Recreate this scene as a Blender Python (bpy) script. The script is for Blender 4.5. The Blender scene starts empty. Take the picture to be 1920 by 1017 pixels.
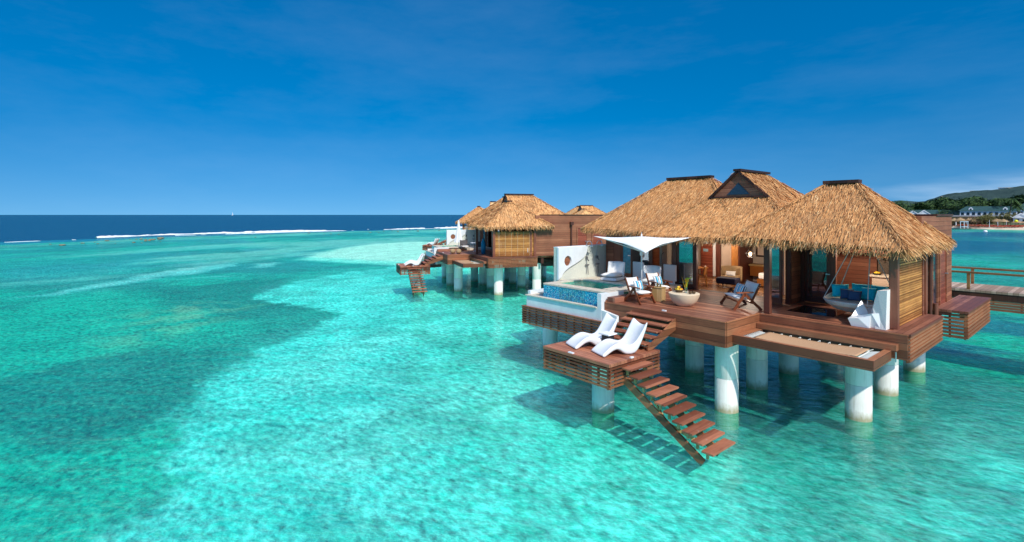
import bpy, bmesh, math, random
import numpy as np
from mathutils import Vector, Matrix
random.seed(7); RNG = np.random.default_rng(7)
R_ = math.radians
S = bpy.context.scene

# ---------------------------------------------------------------- camera
cam = bpy.data.cameras.new('camera'); co = bpy.data.objects.new('camera', cam)
S.collection.objects.link(co); S.camera = co
co.location = (0, 0, 6.0); co.rotation_euler = (R_(90), 0, R_(50.2))
cam.sensor_width = 36; cam.lens = 36 * 950 / 1920
cam.shift_y = -105.5 / 1920
cam.clip_start = 0.1; cam.clip_end = 200000
S.render.resolution_x = 1024; S.render.resolution_y = 542
S.view_settings.view_transform = 'Standard'; S.view_settings.look = 'None'
S.view_settings.exposure = 0.20; S.view_settings.gamma = 1

# ---------------------------------------------------------------- sky and sun
SUN_AZ, SUN_EL = -18.0, 43.0
w = bpy.data.worlds.new('World'); S.world = w; w.use_nodes = True
nt = w.node_tree; nt.nodes.clear()
sky = nt.nodes.new('ShaderNodeTexSky'); sky.sky_type = 'NISHITA'; sky.sun_disc = False
sky.sun_elevation = R_(SUN_EL); sky.sun_rotation = R_(90 - SUN_AZ)
sky.air_density = 1.0; sky.dust_density = 0.3; sky.ozone_density = 4.0; sky.altitude = 0
hs = nt.nodes.new('ShaderNodeHueSaturation'); hs.inputs['Hue'].default_value = 0.497
hs.inputs['Value'].default_value = 0.88
bg = nt.nodes.new('ShaderNodeBackground'); bg.inputs['Strength'].default_value = 0.15
wo = nt.nodes.new('ShaderNodeOutputWorld')
nt.links.new(sky.outputs[0], hs.inputs['Color'])
# look a little above the true horizon so the clear sky stays blue right down to the sea
tcs = nt.nodes.new('ShaderNodeTexCoord'); ms = nt.nodes.new('ShaderNodeMapping'); ms.inputs['Location'].default_value = (0, 0, .16)
nz_ = nt.nodes.new('ShaderNodeVectorMath'); nz_.operation = 'NORMALIZE'
nt.links.new(tcs.outputs['Generated'], ms.inputs[0]); nt.links.new(ms.outputs[0], nz_.inputs[0]); nt.links.new(nz_.outputs[0], sky.inputs['Vector']) if 'Vector' in sky.inputs else None
# a few thin clouds low over the land
tc = nt.nodes.new('ShaderNodeTexCoord'); sx = nt.nodes.new('ShaderNodeSeparateXYZ')
nt.links.new(tc.outputs['Generated'], sx.inputs[0])
def wmath(op, a, b=None, clamp=False):
    n = nt.nodes.new('ShaderNodeMath'); n.operation = op; n.use_clamp = clamp
    for i, q in enumerate((a, b)):
        if q is None: continue
        if isinstance(q, (int, float)): n.inputs[i].default_value = q
        else: nt.links.new(q, n.inputs[i])
    return n.outputs[0]
mp = nt.nodes.new('ShaderNodeMapping'); mp.inputs['Scale'].default_value = (1, 1, 7)
nt.links.new(tc.outputs['Generated'], mp.inputs[0])
cn = nt.nodes.new('ShaderNodeTexNoise'); cn.inputs['Scale'].default_value = 4.5; cn.inputs['Detail'].default_value = 7
nt.links.new(mp.outputs[0], cn.inputs['Vector'])
# direction towards azimuth 92..104 = Y high
side = wmath('MULTIPLY', wmath('SUBTRACT', sx.outputs['Y'], 0.955), 22.0, True)
hgt = wmath('MULTIPLY', wmath('SUBTRACT', 0.068, sx.outputs['Z']), 24.0, True)
# the deep blue belongs to the lower sky; overhead it is paled and brightened to fill the shade
over = wmath('MULTIPLY', wmath('SUBTRACT', sx.outputs['Z'], .46), 4.0, True)
nt.links.new(wmath('SUBTRACT', wmath('ADD', 1.40, wmath('MULTIPLY', sx.outputs['Z'], .35)), wmath('MULTIPLY', over, 1.0)), hs.inputs['Saturation'])
nt.links.new(wmath('ADD', wmath('ADD', 0.68, wmath('MULTIPLY', wmath('ABSOLUTE', sx.outputs['Z']), .42)), wmath('MULTIPLY', over, .75)), hs.inputs['Value'])
cm = wmath('MULTIPLY', wmath('SUBTRACT', cn.outputs['Fac'], 0.36), 2.1, True)
cl = wmath('MULTIPLY', wmath('MULTIPLY', side, hgt), cm)
vm_ = nt.nodes.new('ShaderNodeMapping'); vm_.inputs['Scale'].default_value = (1, 1.6, 5); vm_.inputs['Rotation'].default_value = (0, 0, 1.1); nt.links.new(tc.outputs['Generated'], vm_.inputs[0])
vn_ = nt.nodes.new('ShaderNodeTexNoise'); vn_.inputs['Scale'].default_value = 1.7; vn_.inputs['Detail'].default_value = 9; vn_.inputs['Roughness'].default_value = .62; nt.links.new(vm_.outputs[0], vn_.inputs['Vector'])
cl = wmath('MAXIMUM', cl, wmath('MULTIPLY', wmath('SUBTRACT', vn_.outputs['Fac'], .44, True), .10))
wm = nt.nodes.new('ShaderNodeMix'); wm.data_type = 'RGBA'
nt.links.new(cl, wm.inputs[0]); nt.links.new(hs.outputs[0], wm.inputs[6]); wm.inputs[7].default_value = (6.2, 7.2, 8.2, 1)
nt.links.new(wm.outputs[2], bg.inputs['Color']); nt.links.new(bg.outputs[0], wo.inputs[0])
sl = bpy.data.lights.new('sun', 'SUN'); sl.energy = 3.5; sl.angle = R_(1.2); sl.color = (1, 0.955, 0.88)
so = bpy.data.objects.new('sun', sl); S.collection.objects.link(so)
sd = Vector((math.cos(R_(SUN_EL)) * math.cos(R_(SUN_AZ)), math.cos(R_(SUN_EL)) * math.sin(R_(SUN_AZ)), math.sin(R_(SUN_EL))))
so.rotation_euler = sd.to_track_quat('Z', 'Y').to_euler()
so.location = (0, -20, 60)

# ---------------------------------------------------------------- node helpers
class N:
    def __init__(s, name):
        s.m = bpy.data.materials.new(name); s.m.use_nodes = True
        s.t = s.m.node_tree; s.t.nodes.clear(); s.out = s.t.nodes.new('ShaderNodeOutputMaterial')
        s.tc = s.t.nodes.new('ShaderNodeTexCoord')
    def node(s, k, **kw):
        n = s.t.nodes.new(k)
        for a, b in kw.items(): setattr(n, a, b)
        return n
    def put(s, sock, v):
        if v is None: return
        if isinstance(v, bpy.types.NodeSocket): s.t.links.new(v, sock)
        elif isinstance(v, (tuple, list)) and len(v) == 3 and sock.type == 'RGBA': sock.default_value = (*v, 1)
        else: sock.default_value = v
    def math(s, op, a, b=None, c=None, clamp=False):
        n = s.node('ShaderNodeMath', operation=op, use_clamp=clamp)
        for i, q in enumerate((a, b, c)): s.put(n.inputs[i], q)
        return n.outputs[0]
    def mapping(s, vec, scale=(1, 1, 1), rot=(0, 0, 0), loc=(0, 0, 0)):
        n = s.node('ShaderNodeMapping'); s.put(n.inputs[0], vec)
        n.inputs['Scale'].default_value = scale; n.inputs['Rotation'].default_value = rot; n.inputs['Location'].default_value = loc
        return n.outputs[0]
    def noise(s, vec, scale, detail=4, rough=.55, dist=0, col=False):
        n = s.node('ShaderNodeTexNoise'); s.put(n.inputs['Vector'], vec)
        n.inputs['Scale'].default_value = scale; n.inputs['Detail'].default_value = detail
        n.inputs['Roughness'].default_value = rough; n.inputs['Distortion'].default_value = dist
        return n.outputs['Color' if col else 'Fac']
    def ramp(s, fac, stops):
        n = s.node('ShaderNodeValToRGB'); s.put(n.inputs[0], fac); e = n.color_ramp.elements
        while len(e) < len(stops): e.new(.5)
        for q, (p, c) in zip(e, stops): q.position = p; q.color = (*c, 1) if len(c) == 3 else c
        return n.outputs[0]
    def mix(s, f, a, b, mode='MIX'):
        n = s.node('ShaderNodeMix', data_type='RGBA', blend_type=mode)
        s.put(n.inputs[0], f); s.put(n.inputs[6], a); s.put(n.inputs[7], b); return n.outputs[2]
    def sep(s, v):
        n = s.node('ShaderNodeSeparateXYZ'); s.put(n.inputs[0], v); return n.outputs
    def bump(s, h, strength=.3, dist=.02):
        n = s.node('ShaderNodeBump'); s.put(n.inputs['Height'], h)
        n.inputs['Strength'].default_value = strength; n.inputs['Distance'].default_value = dist
        return n.outputs[0]
    def bsdf(s, col, rough=.6, normal=None, spec=.5, metal=0, **kw):
        n = s.node('ShaderNodeBsdfPrincipled'); s.put(n.inputs['Base Color'], col); s.put(n.inputs['Roughness'], rough)
        s.put(n.inputs['Metallic'], metal); s.put(n.inputs['Specular IOR Level'], spec)
        if normal is not None: s.put(n.inputs['Normal'], normal)
        for a, b in kw.items(): s.put(n.inputs[a.replace('_', ' ')], b)
        return n.outputs[0]
    def done(s, sh, vol=None):
        s.t.links.new(sh, s.out.inputs['Surface']); return s.m

def plain(name, col, rough=.6, var=.12, scale=6, bump=.15, metal=0, spec=.4, **kw):
    n = N(name); v = n.noise(n.tc.outputs['Object'], scale, 5)
    c = n.mix(n.math('MULTIPLY', n.math('SUBTRACT', v, .35, clamp=True), 2.2, clamp=True), tuple(x * (1 - var * 1.5) for x in col), tuple(min(1, x * (1 + var)) for x in col))
    f = n.noise(n.tc.outputs['Object'], scale * 8, 3)
    return n.done(n.bsdf(c, rough, n.bump(f, bump, .01), spec, metal, **kw))

def wood(name, c1, c2, axis, board, across, rough=.55, groove=True, weather=0.0, spec=.35):
    """boards: grain runs along `axis`, boards repeat along `across` with width `board`"""
    n = N(name); o = n.tc.outputs['Object']; sp = n.sep(o)
    ax = {'x': 0, 'y': 1, 'z': 2}
    t = n.math('DIVIDE', sp[ax[across]], board)
    fl = n.math('FLOOR', t); fr = n.math('FRACT', t)
    sc = [11, 11, 11]; sc[ax[axis]] = .8
    offs = n.node('ShaderNodeCombineXYZ'); n.put(offs.inputs[0], n.math('MULTIPLY', fl, 3.71)); n.put(offs.inputs[1], n.math('MULTIPLY', fl, 1.93)); n.put(offs.inputs[2], n.math('MULTIPLY', fl, 2.37))
    va = n.node('ShaderNodeVectorMath', operation='ADD'); n.put(va.inputs[0], n.mapping(o, tuple(sc))); n.put(va.inputs[1], offs.outputs[0])
    g = n.noise(va.outputs[0], 2.2, 6, .62, .4)
    wn = n.node('ShaderNodeTexWhiteNoise', noise_dimensions='1D'); n.put(wn.inputs['W'], fl)
    k = n.math('ADD', n.math('MULTIPLY', g, .9), n.math('MULTIPLY', n.math('SUBTRACT', wn.outputs['Value'], .5), .75))
    c = n.ramp(k, [(.22, c1), (.78, c2)])
    big = n.noise(o, 1.1, 5)
    c = n.mix(n.math('MULTIPLY', n.math('SUBTRACT', big, .42, clamp=True), 1.6, clamp=True), c, tuple(x * .62 for x in c1), 'MIX')
    if weather:
        ww = n.noise(o, 5.5, 8, .7)
        c = n.mix(n.math('MULTIPLY', n.math('SUBTRACT', ww, 1 - weather, clamp=True), 9, clamp=True), c, (.5, .42, .36))
    h = n.math('MULTIPLY', g, .25)
    if groove:
        gr = n.math('MULTIPLY', n.math('LESS_THAN', fr, .07), 1.0)
        c = n.mix(gr, c, tuple(x * .3 for x in c1)); h = n.math('SUBTRACT', h, gr)
    return n.done(n.bsdf(c, rough, n.bump(h, .5, .012), spec))

RED1, RED2 = (.085, .026, .012), (.27, .10, .050)
M = {}
M['deck_x'] = wood('deck boards', (.20, .064, .034), (.47, .185, .10), 'x', .145, 'y', .5, weather=.30)
M['deck_y'] = wood('deck boards lengthwise', (.17, .058, .034), (.40, .165, .10), 'y', .145, 'x', .5)
M['fascia'] = wood('fascia boards', (.16, .050, .024), (.40, .148, .070), 'x', .19, 'z', .5)
M['fascia_y'] = wood('fascia boards side', (.18, .060, .026), (.44, .175, .08), 'y', .19, 'z', .5)
M['slat'] = wood('slat wood', (.16, .048, .022), (.40, .150, .068), 'x', .4, 'z', .5, groove=False)
M['clad'] = wood('cladding boards', (.24, .082, .044), (.40, .160, .088), 'x', .16, 'z', .6)
M['clad_y'] = wood('cladding boards side', (.25, .085, .040), (.42, .165, .082), 'y', .16, 'z', .6)
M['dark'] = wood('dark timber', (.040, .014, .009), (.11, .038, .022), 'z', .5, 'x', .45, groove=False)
M['frame'] = wood('door frame timber', (.11, .032, .020), (.26, .090, .052), 'z', .5, 'x', .4, groove=False)
M['step'] = wood('weathered stair tread', (.20, .060, .030), (.46, .17, .09), 'y', .5, 'x', .6, groove=False, weather=.36)
M['stepx'] = wood('stair tread', (.22, .066, .036), (.50, .19, .10), 'x', .145, 'y', .55, weather=.30)
M['floor_in'] = wood('indoor boards', (.20, .09, .04), (.42, .22, .10), 'x', .12, 'y', .25)
M['chairwood'] = wood('teak', (.20, .045, .012), (.40, .105, .030), 'z', .3, 'x', .35, groove=False)
M['walk'] = wood('sun bleached boards', (.34, .22, .15), (.60, .43, .32), 'y', .16, 'x', .7)
M['rail'] = wood('rail timber', (.14, .055, .02), (.36, .17, .06), 'x', .5, 'z', .5, groove=False)
M['lattice'] = wood('sunlit lattice', (.30, .11, .026), (.74, .34, .095), 'y', .045, 'z', .5, groove=False)  # orange tone is the wood's own colour
M['wardrobe'] = wood('orange veneer', (.30, .10, .02), (.50, .20, .045), 'z', .9, 'x', .3, groove=False)
M['lightwood'] = wood('pale wood', (.40, .24, .09), (.62, .42, .20), 'z', .2, 'x', .5, groove=False)
M['reddoor'] = wood('red louvre door', (.22, .045, .022), (.38, .095, .050), 'y', .055, 'z', .4)

def thatch_mat():
    n = N('thatch'); g = n.node('ShaderNodeNewGeometry')
    r = g.outputs['Random Per Island']; o = n.tc.outputs['Object']
    c = n.ramp(r, [(0, (.20, .075, .026)), (.2, (.46, .205, .075)), (.6, (.70, .355, .135)), (.9, (.82, .47, .20)), (1, (.86, .60, .32))])
    b = n.noise(o, .9, 5, .6)
    c = n.mix(n.math('MULTIPLY', n.math('SUBTRACT', b, .5, clamp=True), 2.4, clamp=True), c, (.46, .25, .12))
    f = n.noise(n.mapping(o, (1, 1, 4)), 14, 4)
    c = n.mix(n.math('MULTIPLY', n.math('SUBTRACT', f, .5, clamp=True), 2, clamp=True), c, (.30, .16, .07))
    return n.done(n.bsdf(c, .75, spec=.2))
M['thatch'] = thatch_mat()
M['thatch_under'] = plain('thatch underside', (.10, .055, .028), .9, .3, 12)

def pile_mat():
    n = N('painted concrete'); o = n.tc.outputs['Object']; z = n.sep(o)[2]
    v = n.noise(n.mapping(o, (3, 3, .6)), 2.2, 6)
    c = n.mix(n.math('MULTIPLY', n.math('SUBTRACT', v, .45, clamp=True), 2.2, clamp=True), (.84, .81, .74), (.62, .60, .53))
    v2 = n.noise(n.mapping(o, (1, 1, .5)), 9, 5)
    st = n.math('SUBTRACT', 1.0, n.math('MULTIPLY', n.math('SUBTRACT', n.math('ADD', z, n.math('MULTIPLY', n.math('SUBTRACT', v2, .5), .35)), .06), 4.0, clamp=True), clamp=True)
    c = n.mix(n.math('MULTIPLY', st, .9), c, (.30, .27, .13))
    c = n.mix(n.math('LESS_THAN', z, -.02), c, (.30, .36, .20))
    v3 = n.noise(n.mapping(o, (9, 9, .35)), 1.6, 5, .6)
    c = n.mix(n.math('MULTIPLY', n.math('SUBTRACT', v3, .56, clamp=True), 3.2, clamp=True), c, (.50, .46, .38))
    jt = n.math('LESS_THAN', n.math('ABSOLUTE', n.math('SUBTRACT', z, 1.02)), .006)
    c = n.mix(jt, c, (.45, .45, .43))
    return n.done(n.bsdf(c, .55, n.bump(v2, .2, .01), .35))
M['pile'] = pile_mat()
M['plaster'] = plain('white plaster', (.74, .77, .77), .7, .06, 3, .1)
M['render'] = plain('rough cream render', (.70, .72, .62), .85, .12, 26, 1.0)
M['stone'] = plain('travertine coping', (.70, .60, .47), .6, .16, 9, .3)
M['white'] = plain('white moulded plastic', (.84, .83, .82), .28, .02, 3, .02, spec=.5)
M['canvas'] = plain('white canvas', (.80, .80, .79), .8, .04, 5, .1)
M['fabric_grey'] = plain('light grey fabric', (.86, .82, .77), .9, .08, 40, .4)
M['fabric_white'] = plain('white fabric', (.90, .86, .80), .9, .05, 30, .3)
M['cream'] = plain('cream cushion', (.85, .66, .50), .9, .08, 30, .3)
M['turq'] = plain('turquoise cushion fabric', (.02, .80, .94), .85, .08, 30, .3)
M['slate'] = plain('slate blue cushion fabric', (.09, .13, .24), .9, .1, 40, .4)
M['navy'] = plain('navy upholstery', (.010, .012, .035), .6, .1, 20, .3)
M['tan'] = plain('tan upholstery', (.42, .28, .14), .8, .1, 20, .3)
M['gunmetal'] = plain('grey shower fitting', (.16, .16, .16), .35, .1, 20, .1)
M['metal'] = plain('brushed steel', (.62, .64, .66), .3, .05, 30, .1, metal=.9)
M['darkmetal'] = plain('dark metal', (.03, .028, .028), .5, .1, 20, .1)
M['alu'] = plain('white aluminium', (.74, .76, .77), .35, .04, 10, .05)
M['beige'] = plain('beige wall', (.66, .52, .40), .85, .06, 3, .1)
M['terrazzo'] = plain('cast stone', (.80, .63, .43), .7, .06, 45, .3)
M['rope'] = plain('white rope', (.78, .76, .70), .9, .05, 60, .3)
M['tanrope'] = plain('tan rope', (.60, .40, .24), .9, .05, 60, .3)
M['yellow'] = plain('yellow fruit', (.80, .50, .03), .5, .1, 20, .1)
M['orange'] = plain('orange fruit', (.75, .24, .02), .5, .1, 20, .1)
M['coconut'] = plain('coconut husk', (.13, .08, .04), .9, .2, 30, .8)
M['leaf'] = plain('fresh green leaf', (.16, .42, .03), .5, .2, 12, .2)
M['yleaf'] = plain('yellow flower spike', (.80, .52, .03), .5, .2, 12, .2)
M['blueglaze'] = plain('blue glazed ceramic', (.01, .25, .45), .25, .1, 8, .05)
M['straw'] = plain('straw weave', (.45, .29, .15), .9, .25, 24, 1.0)

def weave(name, c1, c2, a='x', b='y', s=38):
    n = N(name); sp = n.sep(n.tc.outputs['Object']); ax = {'x': 0, 'y': 1, 'z': 2}
    w1 = n.math('SINE', n.math('MULTIPLY', sp[ax[a]], s * 6.283 / 2)); w2 = n.math('SINE', n.math('MULTIPLY', sp[ax[b]], s * 6.283 / 2))
    k = n.math('ADD', n.math('MULTIPLY', n.math('MULTIPLY', w1, w2), .5), .5)
    nz = n.noise(n.tc.outputs['Object'], 18, 4)
    c = n.mix(n.math('MULTIPLY', k, nz), c2, c1)
    return n.done(n.bsdf(c, .85, n.bump(k, .6, .006), .2))
M['net'] = weave('hammock weave', (.28, .145, .08), (.60, .37, .21), 'x', 'y', 22)
M['wicker'] = weave('grey wicker', (.58, .52, .47), (.86, .79, .72), 'x', 'z', 34)

def striped(name, ax=0, period=.085):
    n = N(name); sp = n.sep(n.tc.outputs['Object'])
    f = n.math('FRACT', n.math('DIVIDE', sp[ax], period * 2.2))
    c = n.ramp(f, [(0, (.78, .77, .74)), (.32, (.78, .77, .74)), (.34, (.02, .12, .28)), (.46, (.02, .12, .28)), (.48, (.05, .45, .62)), (.7, (.05, .45, .62)), (.72, (.78, .77, .74)), (.84, (.04, .05, .09))])
    n.t.nodes[-1]
    for q in n.t.nodes:
        if q.type == 'VALTORGB': q.color_ramp.interpolation = 'CONSTANT'
    return n.done(n.bsdf(c, .9, spec=.2))
M['stripes'] = striped('blue striped fabric')

def mosaic():
    n = N('glass mosaic'); o = n.tc.outputs['Object']; sp = n.sep(o); t = .032
    ix = n.math('FLOOR', n.math('DIVIDE', n.math('ADD', sp[0], sp[1]), t)); iz = n.math('FLOOR', n.math('DIVIDE', sp[2], t))
    fx = n.math('FRACT', n.math('DIVIDE', n.math('ADD', sp[0], sp[1]), t)); fz = n.math('FRACT', n.math('DIVIDE', sp[2], t))
    cv = n.node('ShaderNodeCombineXYZ'); n.put(cv.inputs[0], ix); n.put(cv.inputs[1], iz)
    wn = n.node('ShaderNodeTexWhiteNoise', noise_dimensions='2D'); n.put(wn.inputs['Vector'], cv.outputs[0])
    c = n.ramp(wn.outputs['Value'], [(0, (.0, .06, .22)), (.25, (.0, .22, .55)), (.5, (.0, .42, .62)), (.75, (.05, .60, .70)), (.93, (.40, .75, .70)), (1, (.02, .12, .35))])
    # green wet band in the middle of the face
    b = n.math('MULTIPLY', n.math('GREATER_THAN', sp[0], -14.35), n.math('LESS_THAN', sp[0], -12.95))
    gn = n.noise(o, 5, 4)
    b = n.math('MULTIPLY', b, n.math('MULTIPLY', n.math('SUBTRACT', gn, .3, clamp=True), 2.6, clamp=True))
    c = n.mix(n.math('MULTIPLY', b, .55), c, (.06, .22, .12))
    gr = n.math('MAXIMUM', n.math('LESS_THAN', fx, .1), n.math('LESS_THAN', fz, .1))
    c = n.mix(gr, c, (.10, .28, .36))
    return n.done(n.bsdf(c, .18, spec=.6))
M['mosaic'] = mosaic()

def glass(name, tint, refl=.35):
    n = N(name); lw = n.node('ShaderNodeFresnel'); lw.inputs[0].default_value = 1.5
    tr = n.node('ShaderNodeBsdfTransparent'); n.put(tr.inputs[0], tint)
    gl = n.node('ShaderNodeBsdfGlossy'); gl.inputs['Roughness'].default_value = .02; n.put(gl.inputs['Color'], (.9, .95, 1))
    wv = n.noise(n.tc.outputs['Object'], 1.6, 2); n.put(gl.inputs['Normal'], n.bump(wv, .08, .05))
    mx = n.node('ShaderNodeMixShader'); n.put(mx.inputs[0], n.math('ADD', n.math('MULTIPLY', lw.outputs[0], .9), refl, clamp=True))
    n.t.links.new(tr.outputs[0], mx.inputs[1]); n.t.links.new(gl.outputs[0], mx.inputs[2])
    return n.done(mx.outputs[0])
M['glass'] = glass('tinted door glass', (.10, .30, .42), .36)
M['glass_clear'] = glass('clear glass', (.75, .88, .90), .06)
M['glass_floor'] = glass('floor glass', (.30, .48, .48), .16)
M['aqua_glass'] = plain('aqua tile', (.03, .34, .46), .25, .25, 9, .2)

def emis(name, col, s):
    n = N(name); e = n.node('ShaderNodeEmission'); n.put(e.inputs[0], col); e.inputs[1].default_value = s
    return n.done(e.outputs[0])
M['bulb'] = emis('lit bulb', (1, .62, .28), 9)

# ---------------------------------------------------------------- mesh helpers
class MB:
    def __init__(s): s.v = []; s.f = []
    def add(s, vs, fs):
        b = len(s.v); s.v += [tuple(p) for p in vs]; s.f += [tuple(b + i for i in f) for f in fs]; return s
    def box(s, x0, x1, y0, y1, z0, z1):
        return s.add([(x0, y0, z0), (x1, y0, z0), (x1, y1, z0), (x0, y1, z0), (x0, y0, z1), (x1, y0, z1), (x1, y1, z1), (x0, y1, z1)],
                     [(0, 3, 2, 1), (4, 5, 6, 7), (0, 1, 5, 4), (1, 2, 6, 5), (2, 3, 7, 6), (3, 0, 4, 7)])
    def beam(s, p, q, w, h, up=(0, 0, 1)):
        p, q = Vector(p), Vector(q); d = (q - p).normalized(); u = Vector(up)
        r = d.cross(u)
        if r.length < 1e-4: r = d.cross(Vector((1, 0, 0)))
        r.normalize(); u = r.cross(d).normalized(); r *= w / 2; u *= h / 2
        return s.add([p - r - u, p + r - u, p + r + u, p - r + u, q - r - u, q + r - u, q + r + u, q - r + u],
                     [(0, 1, 2, 3), (4, 7, 6, 5), (0, 4, 5, 1), (1, 5, 6, 2), (2, 6, 7, 3), (3, 7, 4, 0)])
    def cyl(s, p, q, r0, r1=None, n=12, cap=True):
        r1 = r0 if r1 is None else r1; p, q = Vector(p), Vector(q); d = (q - p).normalized()
        a = d.cross(Vector((0, 0, 1)));
        if a.length < 1e-4: a = Vector((1, 0, 0))
        a.normalize(); b = d.cross(a); vs = []
        for c, r in ((p, r0), (q, r1)):
            for i in range(n):
                t = 2 * math.pi * i / n; vs.append(c + a * math.cos(t) * r + b * math.sin(t) * r)
        fs = [(i, (i + 1) % n, n + (i + 1) % n, n + i) for i in range(n)]
        if cap: fs += [tuple(range(n))[::-1], tuple(range(n, 2 * n))]
        return s.add(vs, fs)
    def tube(s, pts, r, n=6):
        for a, b in zip(pts[:-1], pts[1:]): s.cyl(a, b, r, r, n)
        return s
    def lathe(s, prof, c=(0, 0, 0), n=24, cap=False):
        vs = []; m = len(prof)
        for r, z in prof:
            for i in range(n):
                t = 2 * math.pi * i / n; vs.append((c[0] + r * math.cos(t), c[1] + r * math.sin(t), c[2] + z))
        fs = [(j * n + i, j * n + (i + 1) % n, (j + 1) * n + (i + 1) % n, (j + 1) * n + i) for j in range(m - 1) for i in range(n)]
        return s.add(vs, fs)
    def prism(s, poly, a, b, axis='x'):
        """closed polygon extruded along an axis; poly is in the other two axes"""
        def P(t, u, v): return {'x': (t, u, v), 'y': (u, t, v), 'z': (u, v, t)}[axis]
        n = len(poly); vs = [P(a, u, v) for u, v in poly] + [P(b, u, v) for u, v in poly]
        return s.add(vs, [tuple(range(n)), tuple(range(n, 2 * n))[::-1]] + [(i, i + n, (i + 1) % n + n, (i + 1) % n) for i in range(n)])
    def grid(s, fn, nu, nv):
        vs = [fn(i / nu, j / nv) for i in range(nu + 1) for j in range(nv + 1)]
        return s.add(vs, [(i * (nv + 1) + j, (i + 1) * (nv + 1) + j, (i + 1) * (nv + 1) + j + 1, i * (nv + 1) + j + 1) for i in range(nu) for j in range(nv)])
    def pillow(s, c, w, h, t, M4=None, n=9):
        """soft square cushion, centre c, in local XZ plane, thickness t along Y"""
        vs = []; fs = []
        for side in (1, -1):
            b = len(vs)
            for i in range(n + 1):
                for j in range(n + 1):
                    u, v = i / n * 2 - 1, j / n * 2 - 1
                    k = max(0, (1 - u ** 4) * (1 - v ** 4)) ** .6
                    px = u * w / 2 * (1 - .07 * (1 - v * v)); pz = v * h / 2 * (1 - .07 * (1 - u * u))
                    vs.append(Vector((px, side * t / 2 * k, pz)))
            for i in range(n):
                for j in range(n):
                    q = (b + i * (n + 1) + j, b + (i + 1) * (n + 1) + j, b + (i + 1) * (n + 1) + j + 1, b + i * (n + 1) + j + 1)
                    fs.append(q if side < 0 else q[::-1])
        vs = [(M4 @ p if M4 else p) + Vector(c) for p in vs]
        return s.add(vs, fs)
    def build(s, name, mat, parent=None, smooth=False, bevel=0, subsurf=0, weld=True):
        me = bpy.data.meshes.new(name)
        me.from_pydata(s.v, [], s.f); me.materials.append(mat)
        bm = bmesh.new(); bm.from_mesh(me)
        if smooth and weld: bmesh.ops.remove_doubles(bm, verts=bm.verts, dist=.0005)
        bmesh.ops.recalc_face_normals(bm, faces=bm.faces)
        bm.to_mesh(me); bm.free()
        if smooth:
            me.polygons.foreach_set('use_smooth', [True] * len(me.polygons))
        o = bpy.data.objects.new(name, me); S.collection.objects.link(o)
        if parent: o.parent = parent
        if bevel:
            b = o.modifiers.new('bevel', 'BEVEL'); b.width = bevel; b.segments = 2; b.limit_method = 'ANGLE'
        if subsurf:
            b = o.modifiers.new('sub', 'SUBSURF'); b.levels = subsurf; b.render_levels = subsurf
        return o

def tag(o, label=None, cat=None, group=None, kind=None):
    if label: o['label'] = label
    if cat: o['category'] = cat
    if group: o['group'] = group
    if kind: o['kind'] = kind
    return o
def empty(name, loc, rz=0, label=None, cat=None, group=None):
    e = bpy.data.objects.new(name, None); S.collection.objects.link(e); e.empty_display_size = .3
    e.location = loc; e.rotation_euler = (0, 0, rz); return tag(e, label, cat, group)
def kids(o): return [c for c in S.collection.objects if c.parent == o]
def copy_tree(o, parent=None):
    c = o.copy(); S.collection.objects.link(c)
    if parent: c.parent = parent
    for ch in kids(o): copy_tree(ch, c)
    return c
#==NEXT==
# ---------------------------------------------------------------- value noise for building terrain
def vnoise(x, y, seed=0):
    xi = np.floor(x).astype(np.int64); yi = np.floor(y).astype(np.int64); fx = x - xi; fy = y - yi
    fx = fx * fx * (3 - 2 * fx); fy = fy * fy * (3 - 2 * fy)
    def h(a, b):
        n = (a * 374761393 + b * 668265263 + seed * 1442695041) & 0x7fffffff
        n = ((n ^ (n >> 13)) * 1274126177) & 0x7fffffff
        return ((n ^ (n >> 16)) & 0xffff) / 65535.0
    return (h(xi, yi) * (1 - fx) + h(xi + 1, yi) * fx) * (1 - fy) + (h(xi, yi + 1) * (1 - fx) + h(xi + 1, yi + 1) * fx) * fy
def fbm(x, y, seed=0, o=5):
    s = 0; a = .5
    for i in range(o): s = s + a * vnoise(x, y, seed + i); x = x * 2.03 + 17; y = y * 2.03 + 5; a *= .5
    return s
def poly_sd(x, y, P):
    """signed distance (positive inside) to polygon"""
    P = np.array(P, float); d = np.full(x.shape, 1e9); ins = np.zeros(x.shape, bool)
    for i in range(len(P)):
        a, b = P[i], P[(i + 1) % len(P)]; e = b - a
        t = np.clip(((x - a[0]) * e[0] + (y - a[1]) * e[1]) / (e @ e + 1e-9), 0, 1)
        d = np.minimum(d, np.hypot(x - a[0] - t * e[0], y - a[1] - t * e[1]))
        c = ((a[1] > y) != (b[1] > y)) & (x < (b[0] - a[0]) * (y - a[1]) / (b[1] - a[1] + 1e-12) + a[0])
        ins ^= c
    return np.where(ins, d, -d)
def sstep(a, b, t): t = np.clip((t - a) / (b - a), 0, 1); return t * t * (3 - 2 * t)

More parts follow.
